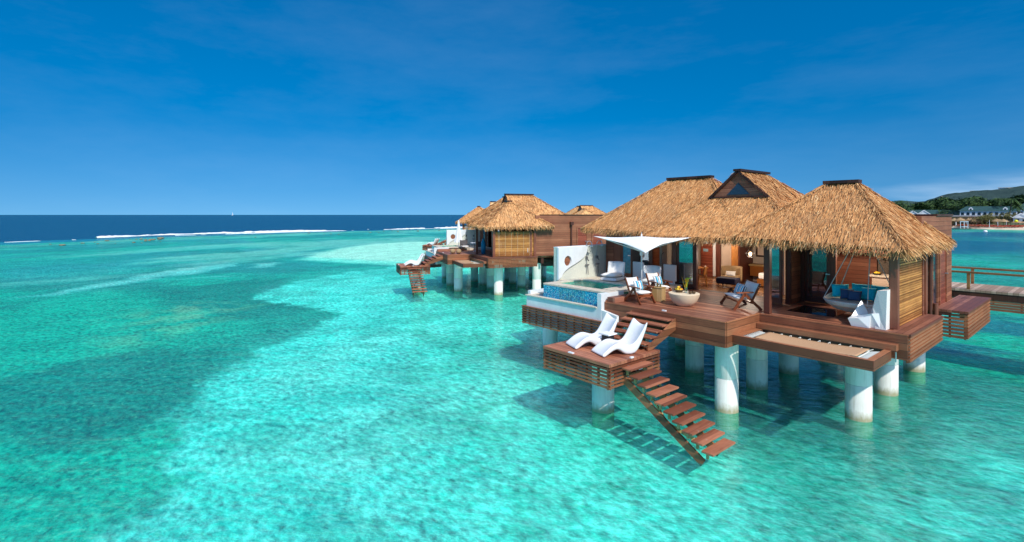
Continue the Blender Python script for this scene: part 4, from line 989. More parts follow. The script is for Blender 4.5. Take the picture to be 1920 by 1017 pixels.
    for yy in (17.83, 18.55):
        sh = empty('shower', (0, 0, 0)); sh.parent = root; m = MB()
        m.tube([(-15.95, yy, 3.25), (-15.95, yy, 4.62)] + [(-15.95 + .16 - .16 * math.cos(t), yy + .0, 4.62 + .16 * math.sin(t)) for t in (0.4, .8, 1.2, 1.6, 2.0, 2.4, 2.8)] + [(-15.62, yy, 4.56)], .014)
        m.lathe([(.01, .03), (.085, .01), (.085, -.01), (.01, -.01)], (-15.62, yy, 4.54), 14); m.build('shower_pipe', M['metal'], sh)
        m = MB(); m.box(-15.99, -15.90, yy - .05, yy + .05, 3.92, 4.06); m.cyl((-15.92, yy - .11, 3.66), (-15.92, yy + .11, 3.66), .035); m.tube([(-15.9, yy + .03, 3.62), (-15.89, yy + .05, 3.2), (-15.9, yy, 3.55)], .01); m.cyl((-15.9, yy, 3.93), (-15.82, yy, 3.86), .03)
        m.build('shower_valve', M['gunmetal'], sh)
    # --- walls and doors along the back of the deck (y 19.2)
    FW = 19.22; ZT = 5.15
    def panel(x0, x1, z0=D, z1=ZT, y=FW, t=.10, mat='clad', name='wall_panel'): return MB().box(x0, x1, y, y + t, z0, z1).build(name, M[mat], root)
    panel(-15.95, -15.50, D + .2); panel(-15.49, -15.06, D + .2, t=.14, mat='frame', name='post')
    glass_door('x', FW + .05, -15.05, -14.42, 3.07, ZT, root, M['aqua_glass'], handle=-14.60, name='aqua_door')
    panel(-14.41, -14.02, D + .2, t=.12, mat='dark', name='post')
    glass_door('x', FW + .06, -14.01, -13.45, 3.07, ZT, root, handle=None)
    MB().box(-13.44, -13.33, FW, FW + .1, 3.07, ZT).build('post', M['frame'], root)
    glass_door('y', -12.35, 19.45, 20.35, 3.07, ZT, root)
    panel(-12.32, -12.12, mat='frame', name='post', t=.16)
    glass_door('x', FW + .05, -12.11, -11.28, D + .01, ZT, root)
    MB().box(-11.27, -11.17, FW - .02, FW + .12, D, ZT).build('post', M['frame'], root)
    # folded leaf, column and side return at the right bay
    glass_door('x', 18.40, -8.05, -7.48, D + .01, ZT, root)
    MB().box(-7.47, -7.33, 18.62, 18.78, D, ZT).build('column', M['frame'], root)
    MB().box(-7.43, -7.33, 18.79, 19.60, D, ZT).build('wall_panel', M['clad_y'], root)
    MB().box(-7.325, -7.20, 19.55, 19.70, D, ZT).build('post', M['frame'], root)
    glass_door('x', 19.63, -7.19, -6.42, D + .01, ZT, root, M['glass_dark'], handle=-6.50)
    MB().box(-6.41, -6.22, 19.58, 19.70, D, ZT).build('post', M['frame'], root)
    glass_door('y', -4.62, 19.62, 20.3, D + .01, ZT, root)
    m = MB(); m.box(-4.58, -3.86, 19.60, 19.72, D + .005, ZT); m.build('wall_panel', M['clad'], root)
    MB().box(-11.9, -3.9, 19.05, 19.2, ZT - .02, ZT + .2).build('lintel', M['dark'], root)
    MB().box(-15.9, -11.95, 19.05, 19.2, ZT - .02, ZT + .2).build('lintel', M['dark'], root)
    # terrace posts and side lattice or blind
    MB().box(-7.18, -7.00, 16.28, 16.46, D + .002, 5.1).build('post', M['frame'], root, bevel=.008)
    MB().box(-4.02, -3.82, 16.66, 16.84, D + .013, 5.1).build('post', M['frame'], root, bevel=.008)
    MB().box(-4.02, -3.84, 19.88, 20.06, D + .013, 5.1).build('post', M['frame'], root, bevel=.008)
    if not blind:
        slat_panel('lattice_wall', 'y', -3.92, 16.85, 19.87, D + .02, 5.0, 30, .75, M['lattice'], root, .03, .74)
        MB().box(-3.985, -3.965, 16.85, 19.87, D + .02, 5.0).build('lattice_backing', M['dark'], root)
    else:
        slat_panel('blind', 'y', -3.92, 16.85, 19.87, D + .05, 4.75, 60, .56, M['lattice'], root, .012, .80)
        m = MB()
        for k in range(6): m.box(-3.900, -3.894, 17.15 + k * .48, 17.17 + k * .48, D + .05, 4.75)
        m.build('blind_cord', M['tanrope'], root)
        MB().cyl((-3.88, 19.4, D + .3), (-3.88, 19.4, D + .62), .02).build('blind_pull', M['rope'], root)
    # glass floor set in terrace
    MB().box(-6.90, -5.55, 17.28, 18.70, D + .002, D + .010).build('glass_floor', M['glass_floor'], root)
    MB().box(-6.86, -5.59, 17.32, 18.66, D - .2 + .101, D + .0015).build('floor_opening', M['opening'], root)  # solid slab, no hole: dimness under the glass painted dark
    # --- flat roofed service block
    CW = 5.95
    m = MB(); m.box(-3.99 - .12, -3.99, 20.07, back_y, D, CW); m.build('side_wall', M['clad_y'], root)
    MB().box(-9.2, -4.112, 21.9, 22.02, 4.6, CW).build('front_wall', M['clad'], root)
    MB().box(-16.0, -4.11, back_y - .12, back_y, D, CW).build('back_wall', M['clad'], root)
    MB().box(-16.0, -15.88, 19.33, back_y - .12, D, CW - .5).build('side_wall', M['clad_y'], root)
    MB().box(-16.0, -3.95, 22.0, back_y + .04, CW + .002, CW + .07).build('parapet_cap', M['dark'], root)
    MB().box(-15.87, -4.12, 19.73, back_y - .13, 5.2, 5.3).build('ceiling', M['wardrobe'], root)
    MB().box(-7.3, -4.12, 16.5, 19.72, 5.12, 5.16).build('ceiling', M['clad'], root)
    # side doors
    for (ya, yb, kind) in ((20.75, 21.02, 'p'), (21.30, 21.95, 'g'), (22.35, 23.30, 'l')) if not blind else ((23.6, 24.35, 'l'), (24.9, 25.7, 'l')):
        if kind == 'p': MB().cyl((-3.93, 20.9, 2.7), (-3.93, 20.9, 5.2), .05).build('drain_pipe', M['dark'], root)
        elif kind == 'g': MB().box(-3.988, -3.97, ya, yb, D + .01, 5.0).build('side_door', M['window_dark'], root)
        else:
            d = MB().box(-3.988, -3.96, ya, yb, D + .01, 4.95).build('side_door', M['reddoor'], root)
            MB().box(-3.955, -3.88, yb - .14, yb - .04, 3.92, 3.96).build('handle', M['metal'], d)
        if kind != 'p':
            m = MB(); m.box(-3.988, -3.93, ya - .09, ya - .002, D + .01, 5.05); m.box(-3.988, -3.93, yb + .002, yb + .09, D + .01, 5.05); m.box(-3.988, -3.93, ya, yb, 4.96, 5.05); m.build('door_frame', M['clad_y'], root)
    if blind:
        m = MB(); m.box(-3.985, -3.75, 22.9, 23.15, 5.2, 5.45); m.cyl((-3.9, 23.02, D), (-3.9, 23.02, 5.2), .06); m.build('rainwater_pipe', M['dark'], root)
    else:
        MB().cyl((-3.86, 21.28, 2.35), (-3.86, 21.28, 3.1), .07).build('drain_pipe', M['frame'], root)
        MB().box(-3.988, -3.97, 20.3, 20.45, 3.15, 3.5).build('vent', M['dark'], root)
    # --- thatched roofs
    hip_roof('thatch_roof', -7.98, -3.50, 15.98, 21.3, 5.15, 7.0, -6.08, -5.32, 18.5, root, seed, corners=(5.30, 5.12, 5.16, 5.3), pitch=pitch, row=row)
    hip_roof('thatch_roof', -16.25, -8.6, 17.95, 23.7, 5.26, 7.62, -13.45, -11.5, 20.85, root, seed + 1, corners=(5.38, 5.18, 5.2, 5.4), pitch=pitch, row=row)
    # gabled roof: front skirt, gable, ridge running inland
    gy, gz, ax_, az_ = 19.75, 6.70, -9.65, 7.66; ex0, ex1, ey0, ey1, ez = -12.65, -6.75, 17.62, 25.6, 5.16
    gx0, gx1 = ax_ - 1.13, ax_ + 1.13; ry1 = 22.1
    fs = [[(ex0, ey0, ez), (ex1, ey0, ez), (gx1, gy, gz), (gx0, gy, gz)],
          [(ex1, ey0, ez), (ex1, ey1, ez), (ax_, ry1, az_), (gx1, gy, gz)], [(ex0, ey1, ez), (ex0, ey0, ez), (gx0, gy, gz), (ax_, ry1, az_)],
          [(ex1, ey1, ez), (ex0, ey1, ez), (ax_, ry1, az_)]]
    r = thatch('thatch_roof', fs, root, seed + 2, pitch=pitch, row=row)
    rf = thatch('gable_slope', [[(gx1, gy - .12, gz - .02), (gx1, ry1, gz + .03), (ax_, ry1, az_ + .04), (ax_, gy - .12, az_ + .04)], [(gx0, ry1, gz + .03), (gx0, gy - .12, gz - .02), (ax_, gy - .12, az_ + .04), (ax_, ry1, az_ + .04)]], r, seed + 3, pitch=pitch, row=row, fringe=False)
    g = MB().prism([(gx0 + .04, gz + .02), (gx1 - .04, gz + .02), (ax_, az_ + .02)], gy - .08, gy + .1, 'y').build('gable', M['clad'], r)
    MB().prism([(ax_ - .46, gz + .10), (ax_ + .46, gz + .10), (ax_, gz + .56)], gy - .10, gy - .085, 'y').build('gable_vent', M['gablevent'], g)
    m = MB()
    for s_ in (-1, 1): m.beam((ax_ + s_ * 1.22, gy - .15, gz - .06), (ax_, gy - .15, az_ + .06), .06, .09)
    m.beam((gx0 - .05, gy - .15, gz), (gx1 + .05, gy - .15, gz), .05, .05); m.build('barge_board', M['dark'], r)
    MB().beam((ax_, gy - .2, az_ + .1), (ax_, ry1 + .1, az_ + .1), .30, .09).build('ridge_cap', M['dark'], r)
    m = MB(); m.add([(ex0 + .2, ey0 + .2, ez - .08), (ex1 - .2, ey0 + .2, ez - .08), (ex1 - .2, ey1, ez - .08), (ex0 + .2, ey1, ez - .08), (ex0 + .12, ey0 + .12, ez + .05), (ex1 - .12, ey0 + .12, ez + .05), (ex1 - .12, ey1, ez + .05), (ex0 + .12, ey1, ez + .05)], [(0, 1, 2, 3), (0, 4, 5, 1), (1, 5, 6, 2), (3, 7, 4, 0)]); m.build('soffit', M['thatch_under'], r)
    return root

M['poolwater'] = None; M['basin'] = plain('turquoise pool finish', (.22, .85, .66), .4, .35, 5, .1)
n = N('pool water'); tr_n = n.node('ShaderNodeBsdfTransparent'); n.put(tr_n.inputs[0], (.45, .95, .90)); gl = n.node('ShaderNodeBsdfGlossy'); gl.inputs['Roughness'].default_value = .06
bpn = n.bump(n.noise(n.tc.outputs['Object'], 3.2, 3), .35, .1); n.put(gl.inputs['Normal'], bpn); fr = n.node('ShaderNodeFresnel'); fr.inputs[0].default_value = 1.33; n.put(fr.inputs['Normal'], bpn)
mx = n.node('ShaderNodeMixShader'); n.put(mx.inputs[0], n.math('MULTIPLY', fr.outputs[0], .55)); n.t.links.new(tr_n.outputs[0], mx.inputs[1]); n.t.links.new(gl.outputs[0], mx.inputs[2]); M['poolwater'] = n.done(mx.outputs[0])
M['glass_clear2'] = plain('frosted door light', (.35, .50, .55), .4, .1, 6, .05); M['coconutwall'] = plain('shell mosaic', (.20, .15, .11), .7, .4, 30, .6); M['leafdark'] = plain('dark leaf', (.02, .03, .015), .5, .2, 12, .2); M['darkcloth'] = plain('charcoal cloth', (.10, .09, .09), .9, .1, 20, .2)
M['glass_dark'] = glass('dark door glass', (.22, .26, .30), .12)
M['gablevent'] = plain('gable vent screen', (.02, .05, .09), .4, .1, 6, .1)
M['opening'] = plain('dim opening', (.02, .035, .03), .5, .4, 3, .1)  # near-black colour painted for the dimness below the floor

v1 = empty('overwater_villa', (0, 0, 0), 0, 'nearest thatched overwater villa with plunge pool, gabled roof and lattice side wall', 'villa')
build_villa(v1, 100)
# second villa: same design, turned 39.8 degrees
def frame_for(ax, ay, bx, by, rot):       # local point (ax, ay) goes to world (bx, by)
    c, s_ = math.cos(R_(rot)), math.sin(R_(rot)); return (bx - (ax * c - ay * s_), by - (ax * s_ + ay * c), 0)
rot2 = -20.0
v2 = empty('overwater_villa', frame_for(-8.75, 10.68, -35.8, 18.53, rot2), R_(rot2), 'second thatched overwater villa with sunlit bamboo blind facing the nearest villa', 'villa')
build_villa(v2, 200, back_y=28.6, blind=True, pitch=.045, row=.18)
rot3 = -42.0
v3 = empty('overwater_villa', frame_for(-8.75, 10.68, -59.06, 33.78, rot3), R_(rot3), 'third thatched overwater villa half hidden behind the second one', 'villa')
build_villa(v3, 300, back_y=28.6, blind=True, pitch=.08, row=.3)
v4 = empty('overwater_villa', (-62.9, 48.5, 0), R_(-22), 'farthest overwater villa showing only its roof tops', 'villa')
build_villa(v4, 400, back_y=26, blind=True, pitch=.12, row=.4)
#==NEXT==
# ---------------------------------------------------------------- furniture
def spot(v, x, y, z, rz=0):
    r = v.rotation_euler.z; c, s_ = math.cos(r), math.sin(r)
    return (v.location.x + x * c - y * s_, v.location.y + x * s_ + y * c, z), r + rz
def item(v, name, x, y, z, rz, label, cat, group=None):
    l, r = spot(v, x, y, z, rz); return empty(name, l, r, label, cat, group)
def single(o, v, x, y, z, rz, label, cat, group=None):
    l, r = spot(v, x, y, z, rz); o.location = l; o.rotation_euler.z = r; return tag(o, label, cat, group)
def again(src, v, x, y, z, rz, label, group=None):
    c = copy_tree(src); l, r = spot(v, x, y, z, rz); c.location = l; c.rotation_euler = (0, 0, r); c['label'] = label
    if group: c['group'] = group
    elif 'group' in c: del c['group']
    return c

# sculpted white lounger: local y runs from foot (0) to head, x across
def lounger(name='sculpted_lounger'):
    top = [(0, .07), (.06, .12), (.20, .22), (.38, .345), (.52, .385), (.66, .355), (.80, .29), (.92, .275), (1.02, .33), (1.12, .46), (1.22, .63), (1.32, .80), (1.40, .93)]
    bot = [(.03, .0), (.10, .0), (.22, .07), (.36, .17), (.50, .20), (.60, .15), (.70, .02), (.84, .0), (1.02, .0), (1.12, .10), (1.22, .32), (1.33, .60), (1.44, .91)]
    n = 12; nv = 12; m = MB(); W = .35
    def pt(k, u, up):
        y, z = (top if up else bot)[k]; t = k / n; wing = max(0, (t - .55) / .45)
        hw = W * (1 - .10 * math.sin(math.pi * min(1, t * 1.2)) + .04 * wing)
        if up: z = z + (u * u) * (.05 * (t > .1) + .13 * wing ** 1.6) - .02 * (1 - u * u); y = y - .05 * (1 - u * u) * -wing * 1.2 + .0
        else:
            z = z + u * u * .02 * (z > .01) + (u * u) * .13 * wing ** 3; y = y + .05 * (1 - u * u) * wing * 1.2
        return (u * hw, y, z)
    g = [[[pt(k, j / nv * 2 - 1, up) for j in range(nv + 1)] for k in range(n + 1)] for up in (1, 0)]
    base = 0; vs = [p for up in g for row_ in up for p in row_]; fs = []; q = (n + 1) * (nv + 1); w_ = nv + 1
    for k in range(n):
        for j in range(nv): fs += [(k * w_ + j, k * w_ + j + 1, (k + 1) * w_ + j + 1, (k + 1) * w_ + j), (q + k * w_ + j, q + (k + 1) * w_ + j, q + (k + 1) * w_ + j + 1, q + k * w_ + j + 1)]
        fs += [(k * w_, (k + 1) * w_, q + (k + 1) * w_, q + k * w_), (k * w_ + nv, q + k * w_ + nv, q + (k + 1) * w_ + nv, (k + 1) * w_ + nv)]
    for j in range(nv): fs += [(j, q + j, q + j + 1, j + 1), (n * w_ + j, n * w_ + j + 1, q + n * w_ + j + 1, q + n * w_ + j)]
    m.add(vs, fs); return m.build(name, M['white'], smooth=True, subsurf=1)
L0 = lounger(); L0.scale = (1.03, 1.04, .85)
LG = None
single(L0, v1, -9.62, 11.17, 1.985, R_(-20), 'white sculpted lounger on the near platform, the one closer to the water stairs', 'lounger')
def lng(v, x, y, rz, label):
    c = L0.copy(); S.collection.objects.link(c); single(c, v, x, y, 1.985, R_(rz), label, 'lounger'); return c
lng(v1, -10.70, 11.20, -21, 'white sculpted lounger on the near platform, the one farther from the water stairs')
lng(v2, -9.5, 11.15, -18, 'white lounger on the second villa platform, nearer one'); lng(v2, -10.4, 11.2, -18, 'white lounger on the second villa platform, farther one')
lng(v3, -9.5, 11.15, -18, 'white lounger on the third villa platform, nearer one'); lng(v3, -10.4, 11.2, -18, 'white lounger on the third villa platform, farther one')
t = item(v1, 'drinks_table', -9.93, 12.05, 1.985, 0, 'small white table between the two white loungers', 'table')
MB().box(-.2, .2, -.2, .2, .40, .44).build('table_top', M['white'], t, bevel=.006); MB().box(-.13, .13, -.13, .13, 0, .397).build('pedestal', M['darkmetal'], t)

# compass-leg armchair; local -y is the front
def armchair(name, w, label_cat='armchair', wide=False):
    e = empty(name, (0, 0, 0)); tag(e, 'x', label_cat)
    for s_ in (-1, 1):
        x = s_ * w / 2
        m = MB(); m.beam((x, -.42, 0), (x, -.06, .54), .035, .085, (0, 1, 0)); m.beam((x, .46, 0), (x, -.10, .54), .035, .085, (0, 1, 0)); m.build('compass_leg', M['chairwood'], e)
        MB().beam((x, -.34, .56), (x, .20, .58), .085, .035).build('armrest', M['chairwood'], e)
    for s_ in (-1, 1):
        x = s_ * (w / 2 - .06); MB().beam((x, .14, .20), (x, .44, .84), .03, .06, (0, 1, 0)).build('back_post', M['chairwood'], e)
    m = MB(); m.beam((-w / 2, -.30, .27), (w / 2, -.30, .27), .05, .05); m.beam((-w / 2, .20, .22), (w / 2, .20, .22), .05, .05); m.build('seat_rail', M['chairwood'], e)
    MB().pillow((0, -.04, .36), w - .09, .62, .13, Matrix.Rotation(R_(90 - 4), 4, 'X')).build('seat_cushion', M['fabric_white'], e, smooth=True)
    MB().pillow((0, .33, .60), w - .09, .56, .12, Matrix.Rotation(R_(-26), 4, 'X')).build('back_cushion', M['fabric_grey'], e, smooth=True)
    return e
def scatter(v, mat, w, h, x, y, z, rz, tilt, label, cat='cushion', group=None):
    o = MB().pillow((0, 0, 0), w, h, .15).build('cushion', mat, smooth=True); l, r = spot(v, x, y, z, R_(rz)); o.location = l; o.rotation_euler = (R_(tilt), 0, r); return tag(o, label, cat, group)
a1 = armchair('armchair', .66)
l, r = spot(v1, -10.88, 14.93, D + .002, R_(78)); a1.location = l; a1.rotation_euler.z = r; a1['label'] = 'wooden armchair with white cushions left of the side table, nearest the steps'
a2 = again(a1, v1, -11.22, 16.62, D + .002, R_(72), 'wooden armchair with white cushions on the pool patio side, behind the pale cube table')
ls = armchair('loveseat', 1.16, 'loveseat'); l, r = spot(v1, -8.18, 16.78, D + .002, R_(-42)); ls.location = l; ls.rotation_euler.z = r; ls['label'] = 'wide wooden loveseat with white cushions at the right end of the deck'
scatter(v1, M['stripes'], .40, .36, -10.93, 14.93, D + .60, 78, -22, 'blue striped cushion on the armchair nearest the steps')
scatter(v1, M['stripes'], .40, .36, -11.27, 16.62, D + .60, 72, -22, 'blue striped cushion on the armchair behind the pale cube table')
scatter(v1, M['stripes'], .42, .38, -8.02, 16.60, D + .60, -42, -22, 'blue striped cushion on the loveseat, front one')
scatter(v1, M['stripes'], .42, .38, -8.22, 16.80, D + .61, -38, -24, 'blue striped cushion on the loveseat, rear one')
# side cube table with two drinks
t = item(v1, 'cube_table', -10.62, 15.72, D + .002, R_(10), 'pale yellow wooden block table between the two armchairs', 'table')
MB().box(-.19, .19, -.16, .16, 0, .48).build('block', M['lightwood'], t, bevel=.012); MB().box(-.21, .21, -.18, .18, .481, .505).build('table_top', M['lightwood'], t, bevel=.004)
for q, (dx, dy) in enumerate(((-.07, .03), (.09, -.04))):
    g_ = item(v1, 'drink_glass', -10.62 + dx, 15.72 + dy, D + .508, 0, ['yellow drink in a tall glass, left one on the cube table', 'yellow drink in a tall glass, right one on the cube table'][q], 'glass')
    MB().lathe([(.001, .004), (.028, .004), (.034, .14), (.036, .15)], n=14).build('tumbler', M['glass_clear'], g_, smooth=True); MB().lathe([(.001, .007), (.025, .007), (.030, .11), (.001, .11)], n=14).build('drink', M['yellow'], g_, smooth=True)
# bowl shaped coffee table with fruit and flowers
t = item(v1, 'coffee_table', -9.55, 15.62, D + .002, 0, 'round cast stone bowl shaped coffee table in the middle of the deck', 'table')
MB().lathe([(.001, 0), (.24, 0), (.30, .03), (.42, .16), (.49, .32), (.51, .40)], n=40).build('bowl_base', M['terrazzo'], t, smooth=True)
MB().lathe([(.51, .40), (.512, .415), (.50, .425), (.001, .425)], n=40).build('table_top', M['terrazzo'], t)
tz = D + .429
fb = item(v1, 'fruit_bowl', -9.73, 15.60, tz, 0, 'brown bowl holding the fruit on the coffee table', 'bowl'); MB().lathe([(.001, .0), (.08, .0), (.14, .05), (.16, .10), (.15, .10), (.12, .045), (.001, .02)], n=20).build('bowl', M['coconut'], fb, smooth=True)
for q in range(8):
    a = q * 2.4; rr_ = .095 if q < 6 else .03; z = .10 if q < 6 else .17
    o = MB().lathe([(.001, -.05), (.035, -.036), (.05, 0), (.035, .036), (.001, .05)], n=12).build('fruit', M['yellow'] if q % 3 else M['orange'], smooth=True)
    single(o, v1, -9.73 + rr_ * math.cos(a), 15.60 + rr_ * math.sin(a), tz + z, 0, 'round yellow or orange fruit in the bowl on the coffee table', 'fruit', 'fruit in the bowl on the coffee table')
for q, (x, y) in enumerate(((-9.28, 15.55), (-9.22, 15.68))):
    o = MB().lathe([(.001, 0), (.05, .015), (.065, .05), (.055, .085), (.03, .095)], n=12).build('coconut_shell', M['coconut'], smooth=True); single(o, v1, x, y, tz + .001, 0, ['brown coconut shell on the coffee table, nearer one', 'brown coconut shell on the coffee table, farther one'][q], 'coconut')
def stems(e, n_, h, rg, ly=.6):
    for q in range(n_):
        a = rg.uniform(0, 6.28); tl = rg.uniform(.05, .32); p0 = Vector((0, 0, .05)); p1 = Vector((math.cos(a) * tl * h, math.sin(a) * tl * h, h * rg.uniform(.7, 1.0)))
        m = MB(); m.cyl(p0, p1, .008, .006, 5)
        if q % 3 != 2:
            d = (p1 - p0).normalized(); s_ = d.cross(Vector((0, 0, 1))).normalized(); m2 = p0 + (p1 - p0) * .55
            for k in range(6):
                c_ = m2 + (p1 - m2) * k / 5; m.add([c_ - s_ * .008, c_ + s_ * (.05 - k * .004) + d * .06, c_ + s_ * .008 + d * .02, c_ - s_ * (.05 - k * .004) + d * .06], [(0, 1, 2, 3)])
            m.add([p1 - s_ * .02, p1 + s_ * .02, p1 + d * .10], [(0, 1, 2)]); m.build('flower_spike', M['yleaf'], e)
        else:
            d = Vector((math.cos(a), math.sin(a), .5)); s_ = Vector((-math.sin(a), math.cos(a), 0)); m.add([p1 - d * .02, p1 + d * .08 + s_ * .07, p1 + d * .20, p1 + d * .08 - s_ * .07], [(0, 1, 2, 3)]); m.build('leaf', M['leaf'], e)
vs_ = item(v1, 'flower_vase', -9.50, 15.66, tz, 0, 'clear vase of yellow flower spikes on the coffee table', 'vase')
MB().lathe([(.001, .002), (.05, .002), (.055, .16), (.05, .2)], n=18).build('vase', M['glass_clear'], vs_, smooth=True); stems(vs_, 9, .52, random.Random(4))

# ---- open square parasol over the patio
u = item(v1, 'square_parasol', -11.85, 16.40, D + .003, R_(-5), 'open square white parasol over the pool patio', 'parasol')
MB().cyl((0, 0, 0), (0, 0, 2.34), .028).build('pole', M['alu'], u, smooth=True); MB().lathe([(.30, 0), (.30, .07), (.05, .10)], n=24).build('base', M['alu'], u)
ch = 1.30
def can(a, b):
    x, y = a * 2 - 1, b * 2 - 1; r = max(abs(x), abs(y))
    c_ = abs(x * y) ** 1.1; edge = 1 - .20 * (1 - min(abs(x), abs(y)) ** 1.4) * r ** 4 * 1.0
    px, py = x * ch * (edge if abs(x) >= abs(y) else 1), y * ch * (edge if abs(y) >= abs(x) else 1)
    tgt = {(-1, -1): .24, (1, -1): -.26, (1, 1): .22, (-1, 1): -.10}[(1 if x >= 0 else -1, 1 if y >= 0 else -1)]
    z = 2.26 - .24 * r ** 1.3 + tgt * c_
    return (px, py, z)
m = MB(); m.grid(can, 28, 28); cn_ = m.build('canopy', M['canvas'], u, smooth=True); sdm = cn_.modifiers.new('thick', 'SOLIDIFY'); sdm.thickness = .012
MB().cyl((0, 0, 2.24), (0, 0, 2.42), .02, .006).build('finial', M['alu'], u)
for q in range(8):
    a = q * math.pi / 4; L = ch * (1.30 if q % 2 else .84); x, y = math.cos(a) * L, math.sin(a) * L
    zt = can((x / ch + 1) / 2 * .99 + .005, (y / ch + 1) / 2 * .99 + .005)[2] - .03
    MB().beam((math.cos(a) * .05, math.sin(a) * .05, 1.68), (x * .92, y * .92, zt - .015), .022, .03).build('rib', M['alu'], u)
MB().lathe([(.03, 1.5), (.07, 1.54), (.07, 1.66), (.03, 1.7)], n=14).build('hub', M['alu'], u)

# ---- white curved daybeds behind the pool
def daybed(label, x, y, rz):
    e = item(v1, 'patio_daybed', x, y, 3.062, R_(rz), label, 'daybed')
    MB().pillow((0, -.12, .26), .78, 1.10, .20, Matrix.Rotation(R_(90), 4, 'X')).build('seat_cushion', M['fabric_white'], e, smooth=True)
    MB().box(-.38, .38, -.6, .45, .03, .16).build('base', M['white'], e, bevel=.03)
    m = MB(); m.grid(lambda a, b: ((a * 2 - 1) * .42, .42 - .30 * (a * 2 - 1) ** 2 + .12 * b, .14 + .66 * b), 12, 5); o = m.build('curved_back', M['white'], e, smooth=True); s_ = o.modifiers.new('t', 'SOLIDIFY'); s_.thickness = .07
    return e
daybed('white daybed with curved back on the patio, beside the shower wall', -14.55, 18.1, 12)
daybed('white daybed with curved back on the patio, right of the parasol pole', -12.45, 17.75, 4)
for x, y, lab in ((-13.85, 18.95, 'tall pale grey upholstered screen behind the daybed by the shower wall'), (-12.25, 18.95, 'tall pale grey upholstered screen behind the daybed right of the parasol pole')):
    e = item(v1, 'upholstered_screen', x, y, 3.062, 0, lab, 'screen'); MB().box(-.30, .30, -.05, .05, .12, .82).build('pad', M['fabric_grey'], e, bevel=.03); MB().box(-.22, .22, -.03, .03, 0, .118).build('foot', M['white'], e)
o = MB().lathe([(.001, .04), (.16, .03), (.20, .12), (.14, .21), (.001, .24)], n=18).build('pouf', M['fabric_white'], smooth=True); single(o, v1, -12.62, 16.95, 3.03, 0, 'small round white pouf at the back corner of the pool', 'pouf')

# ---- hanging daybed with cushions
hb = item(v1, 'hanging_daybed', -5.05, 17.95, D, 0, 'round grey wicker daybed hanging on ropes over the right terrace', 'daybed')
prof = [(.001, .12), (.35, .14), (.65, .22), (.88, .37), (.97, .50)]
def shell(a, b):
    t = b * (len(prof) - 1); k = min(int(t), len(prof) - 2); f_ = t - k; r = prof[k][0] * (1 - f_) + prof[k + 1][0] * f_; z = prof[k][1] * (1 - f_) + prof[k + 1][1] * f_
    th = a * 2 * math.pi; lift = max(0, math.sin(th)) ** 1.0 * .26 * b ** 3; return (r * math.cos(th), r * math.sin(th) * .92, z + lift)
m = MB(); m.grid(shell, 48, 14); o = m.build('wicker_shell', M['wicker'], hb, smooth=True); s_ = o.modifiers.new('t', 'SOLIDIFY'); s_.thickness = .035
MB().lathe([(.001, .34), (.80, .34), (.87, .39), (.87, .45), (.82, .49), (.001, .50)], n=40).build('mattress', M['cream'], hb, smooth=True)
for (x0, y0, z0, x1, y1) in ((-.92, -.25, .48, -.12, -.12), (-.75, .55, .62, -.08, .12), (.42, -.85, .46, .30, -.12), (.80, .45, .62, .22, .12)):
    MB().cyl((x0, y0, z0), (x1, y1, 2.26), .013, n=6).build('rope', M['rope'], hb)
MB().box(-.25, .45, -.04, .04, 2.24, 2.30).build('hanger', M['darkmetal'], hb)
CU = [('turq', .48, .42, -5.62, 18.10, .72, 30, 'turquoise cushion at the left end of the hanging daybed'), ('turq', .50, .40, -5.20, 18.55, .74, 8, 'turquoise cushion at the back of the hanging daybed, behind the slate pair'), ('turq', .50, .40, -4.72, 18.52, .74, -10, 'turquoise cushion at the back of the hanging daybed, right of centre'), ('turq', .46, .40, -4.88, 18.10, .70, -8, 'turquoise cushion in front, right of the slate pair'), ('turq', .46, .38, -4.38, 18.28, .74, -38, 'turquoise cushion at the far right of the hanging daybed'),
      ('slate', .36, .32, -5.38, 17.90, .66, 14, 'slate blue cushion, left one of the pair on the hanging daybed'), ('slate', .36, .32, -5.14, 17.78, .65, 2, 'slate blue cushion, right one of the pair on the hanging daybed'), ('slate', .36, .34, -4.50, 17.88, .67, -22, 'lone slate blue cushion near the white faceted chair')]
for mt, w_, h_, x, y, z, rz, lab in CU: scatter(v1, M[mt], w_, h_, x, y, D + z, rz, -20, lab)

# ---- faceted white chairs at the corner
def poly_obj(name, vs, fs, mat, parent): return MB().add(vs, fs).build(name, mat, parent)
e = item(v1, 'faceted_chair', -4.36, 16.80, D + .003, 0, 'white faceted lounge chair beside the lattice wall post', 'chair')
pts = [(-.42, -.28, 0), (.22, -.40, 0), (.30, .25, 0), (-.30, .35, 0), (-.50, -.30, .22), (.02, -.42, .40), (.30, -.30, .44), (.34, .28, .50), (-.34, .42, .42), (-.16, .02, .30), (-.44, .30, .62), (-.36, .10, .66)]
poly_obj('seat_shell', pts, [(0, 3, 2, 1), (0, 1, 5, 4), (1, 6, 5), (1, 2, 7, 6), (2, 3, 8, 7), (3, 0, 4), (3, 4, 8), (4, 5, 9), (5, 6, 9), (6, 7, 9), (7, 8, 9), (8, 10, 11, 9), (8, 4, 10), (4, 11, 10), (4, 9, 11)], M['white'], e)
poly_obj('back_shell', [(.10, -.40, 0), (.34, -.42, 0), (.38, .30, 0), (.20, .32, .45), (-.08, -.05, .40), (.12, -.32, 1.02), (.36, -.38, 1.06), (.40, .34, 1.10), (.22, .36, 1.04), (.02, -.30, .55)], [(0, 1, 6, 5, 9), (1, 2, 7, 6), (2, 3, 8, 7), (5, 6, 7, 8), (9, 5, 8, 3, 4), (0, 9, 4), (0, 4, 3, 2, 1)], M['fabric_grey'], e)
e = item(v1, 'faceted_stool', -4.60, 16.46, D + .003, R_(8), 'small white faceted footstool in front of the faceted chair', 'stool')
